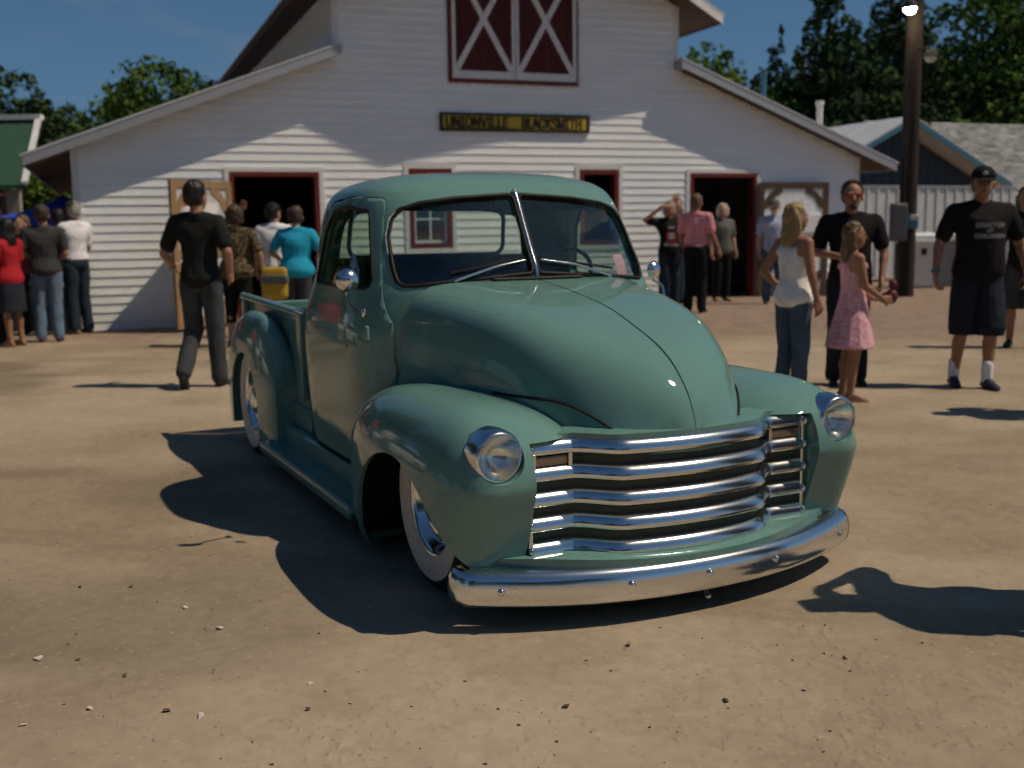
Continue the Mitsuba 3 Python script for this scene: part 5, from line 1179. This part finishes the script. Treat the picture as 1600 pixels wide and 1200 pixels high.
m_ = person('tall man in a black T-shirt with white lettering, long dark shorts and a black cap', x, y, 178, 1.80, 1.22, 'tan', arms={'R': [(.325, .0, 1.16), (.365, .06, .93), (.02, .25, -1), (-1, .2, 0), .5], 'L': [(-.325, .0, 1.16), (-.365, .06, .93), (-.02, .25, -1), (1, .2, 0), .5]}, legs={'L': [(-.085, .10, .50), (-.06, .12, .085)], 'R': [(.11, .0, .50), (.14, -.06, .085)]}, top=('shirt', 'black'), bottom=('shorts', 'navy'), shoes='shoe_navy', hair=('short', 'black'), cap=('black', 'front'), turn=-14, seed=19, eyes=True)
for word, z, wdt in (('DIRECTOR', 1.300, .225), ('OF', 1.262, .05), ('CHILDREN', 1.214, .235)):
    tx_ = meshkit.text_mesh(word, .032 if word != 'OF' else .022, .002, bold=True); x0, x1 = tx_.bounds[0][0], tx_.bounds[1][0]; k = wdt / (x1 - x0)
    tx_.apply_transform(np.diag([k, 1, 1, 1])); tx_.apply_translation((-wdt / 2 - x0 * k, 0, 0))
    v = tx_.vertices; tx_.vertices = np.column_stack([v[:, 0], v[:, 1], v[:, 2] - .9 * v[:, 0] ** 2])
    part(m_['key'], 'lettering', moved(tx_, m_['M'] @ mat([[-1, 0, 0], [0, 0, 1], [0, 1, 0]], [-.01, .180, z])), 'print_white')
m_['q']('cap_badge', m_['ell']((0, .088, .075), (.020, .008, .018)), 'print_white')
part(m_['key'], 'wristband', moved(lathe([(.030, -.015), (.037, -.012), (.037, .012), (.030, .015), (.028, 0)], 20), m_['M'] @ trimesh.transformations.translation_matrix([.36, .05, .955])), 'blue_trim', 40)
x, y = px_at(1592, 543); person('person in plaid knee-length shorts half cut off by the right edge', x, y, 150, 1.72, 1.0, 'tan', top=('shirt', 'black'), bottom=('shorts', 'charcoal'), shoes='shoe_black', hair=('short', 'brown'), seed=20)
# people just outside the frame, whose shadows fall into it
def by_shadow(px, py, H): p = proj_inv(px, py, z=0.0); return p[0] + H / math.tan(SUN_EL) * .98, p[1] - .05 * H / sin(SUN_EL)
x, y = by_shadow(1322, 948, 1.78); person('onlooker standing just outside the right edge, whose shadow reaches the bumper', x, y, 98, 1.78, 1.35, 'mid', arms={'R': [(.42, .02, 1.27), (.20, .14, 1.50), (-1, .2, .4), (0, -1, 0), .5]}, top=('shirt', 'charcoal'), bottom=('shorts', 'slate'), hair=('short', 'brown'), cap=('navy', 'front'), seed=21)
x, y = by_shadow(1478, 648, 1.72); person('onlooker outside the right edge beside the man with the lettered shirt', x, y, 100, 1.72, 1.1, 'mid', top=('shirt', 'slate'), bottom=('pants', 'jeans'), hair=('short', 'brown'), seed=22)
for i, (xx, yy, fc, tp_, bt) in enumerate(((-6.6, 11.2, -95, 'red', 'jeans'), (-7.3, 12.2, -120, 'dark_red', 'jeans_dark'), (-6.6, 10.0, -85, 'white', 'slate'))):
    person(('onlooker in a red shirt', 'onlooker in a dark red shirt', 'onlooker in a white shirt')[i] + ' outside the left edge, mirrored in the truck door', xx, yy, fc, 1.74, 1.05, 'mid', top=('shirt', tp_), bottom=('pants', bt), hair=('short', 'brown'), seed=30 + i)

# parked cars beyond the left edge of the picture, which the hood and the door mirror
matte('car_white', (.62, .64, .66), .3, .5); matte('car_silver', (.30, .32, .35), .3, .5); matte('car_glass', (.012, .014, .016), .12, .6)
def sedan(label, x, y, head, b):
    t = thing('parked_car', label, 'car', 'cars parked beyond the left edge'); a = math.radians(head)
    M = mat([[cos(a), sin(a), 0], [-sin(a), cos(a), 0], [0, 0, 1]], [x, y, 0])
    def lp(L, w, z, n=4.5, x0=0.0):
        c, s_ = np.cos(TH), np.sin(TH); return np.stack([x0 + L * np.sign(c) * np.abs(c) ** (2 / n), w * np.sign(s_) * np.abs(s_) ** (2 / n), TH * 0 + z], 1)
    body = man(skin([lp(2.15, .80, .22), lp(2.25, .86, .35), lp(2.28, .89, .60), lp(2.22, .86, .82), lp(2.05, .78, .90)]))
    for wx in (-1.35, 1.38):
        for s_ in (-1, 1): body = body - Manifold.cylinder(.4, .36, .36, 32).rotate([90, 0, 0]).translate([wx, s_ * .9 + .2, .32])
    part(t, 'body', body, b, 40, M)
    part(t, 'windows', skin([lp(1.30, .76, .88, 4, -.15), lp(1.12, .72, 1.05, 4, -.17), lp(.86, .64, 1.34, 4, -.20)]), 'car_glass', 40, M)
    part(t, 'roof', skin([lp(.90, .655, 1.325, 4, -.20), lp(.86, .63, 1.37, 4, -.20), lp(.60, .48, 1.41, 4, -.20)]), b, 40, M)
    for wx in (-1.35, 1.38):
        for s_ in (-1, 1):
            W_ = M @ mat([[1, 0, 0], [0, 0, 1], [0, -1, 0]], [wx, s_ * .78, .32])
            w = part(t, 'wheel', moved(lathe([(0, -.10), (.27, -.10), (.32, -.07), (.32, .07), (.27, .10), (0, .10)], 32), W_), 'tyre', 40); part(w, 'hubcap', moved(lathe([(0, -.115), (.20, -.105), (.21, 0), (.20, .105), (0, .115)], 32), W_), 'galvanized', 40)
    for s_ in (-1, 1): part(t, 'headlight', bx(2.17, 2.26, s_ * .50, s_ * .74, .62, .72, .02), 'plastic_white', 40, M); part(t, 'tail_light', bx(-2.24, -2.15, s_ * .55, s_ * .76, .64, .74, .02), 'red_sign', 40, M)
for args in (('white parked sedan beyond the left edge, nearest the truck', -9.2, 10.4, 80, 'car_white'), ('silver parked sedan beyond the left edge, behind the white one', -11.6, 12.2, 75, 'car_silver'), ('white parked sedan beyond the left edge, farthest from the truck', -12.8, 16.4, 85, 'car_white')): sedan(*args)
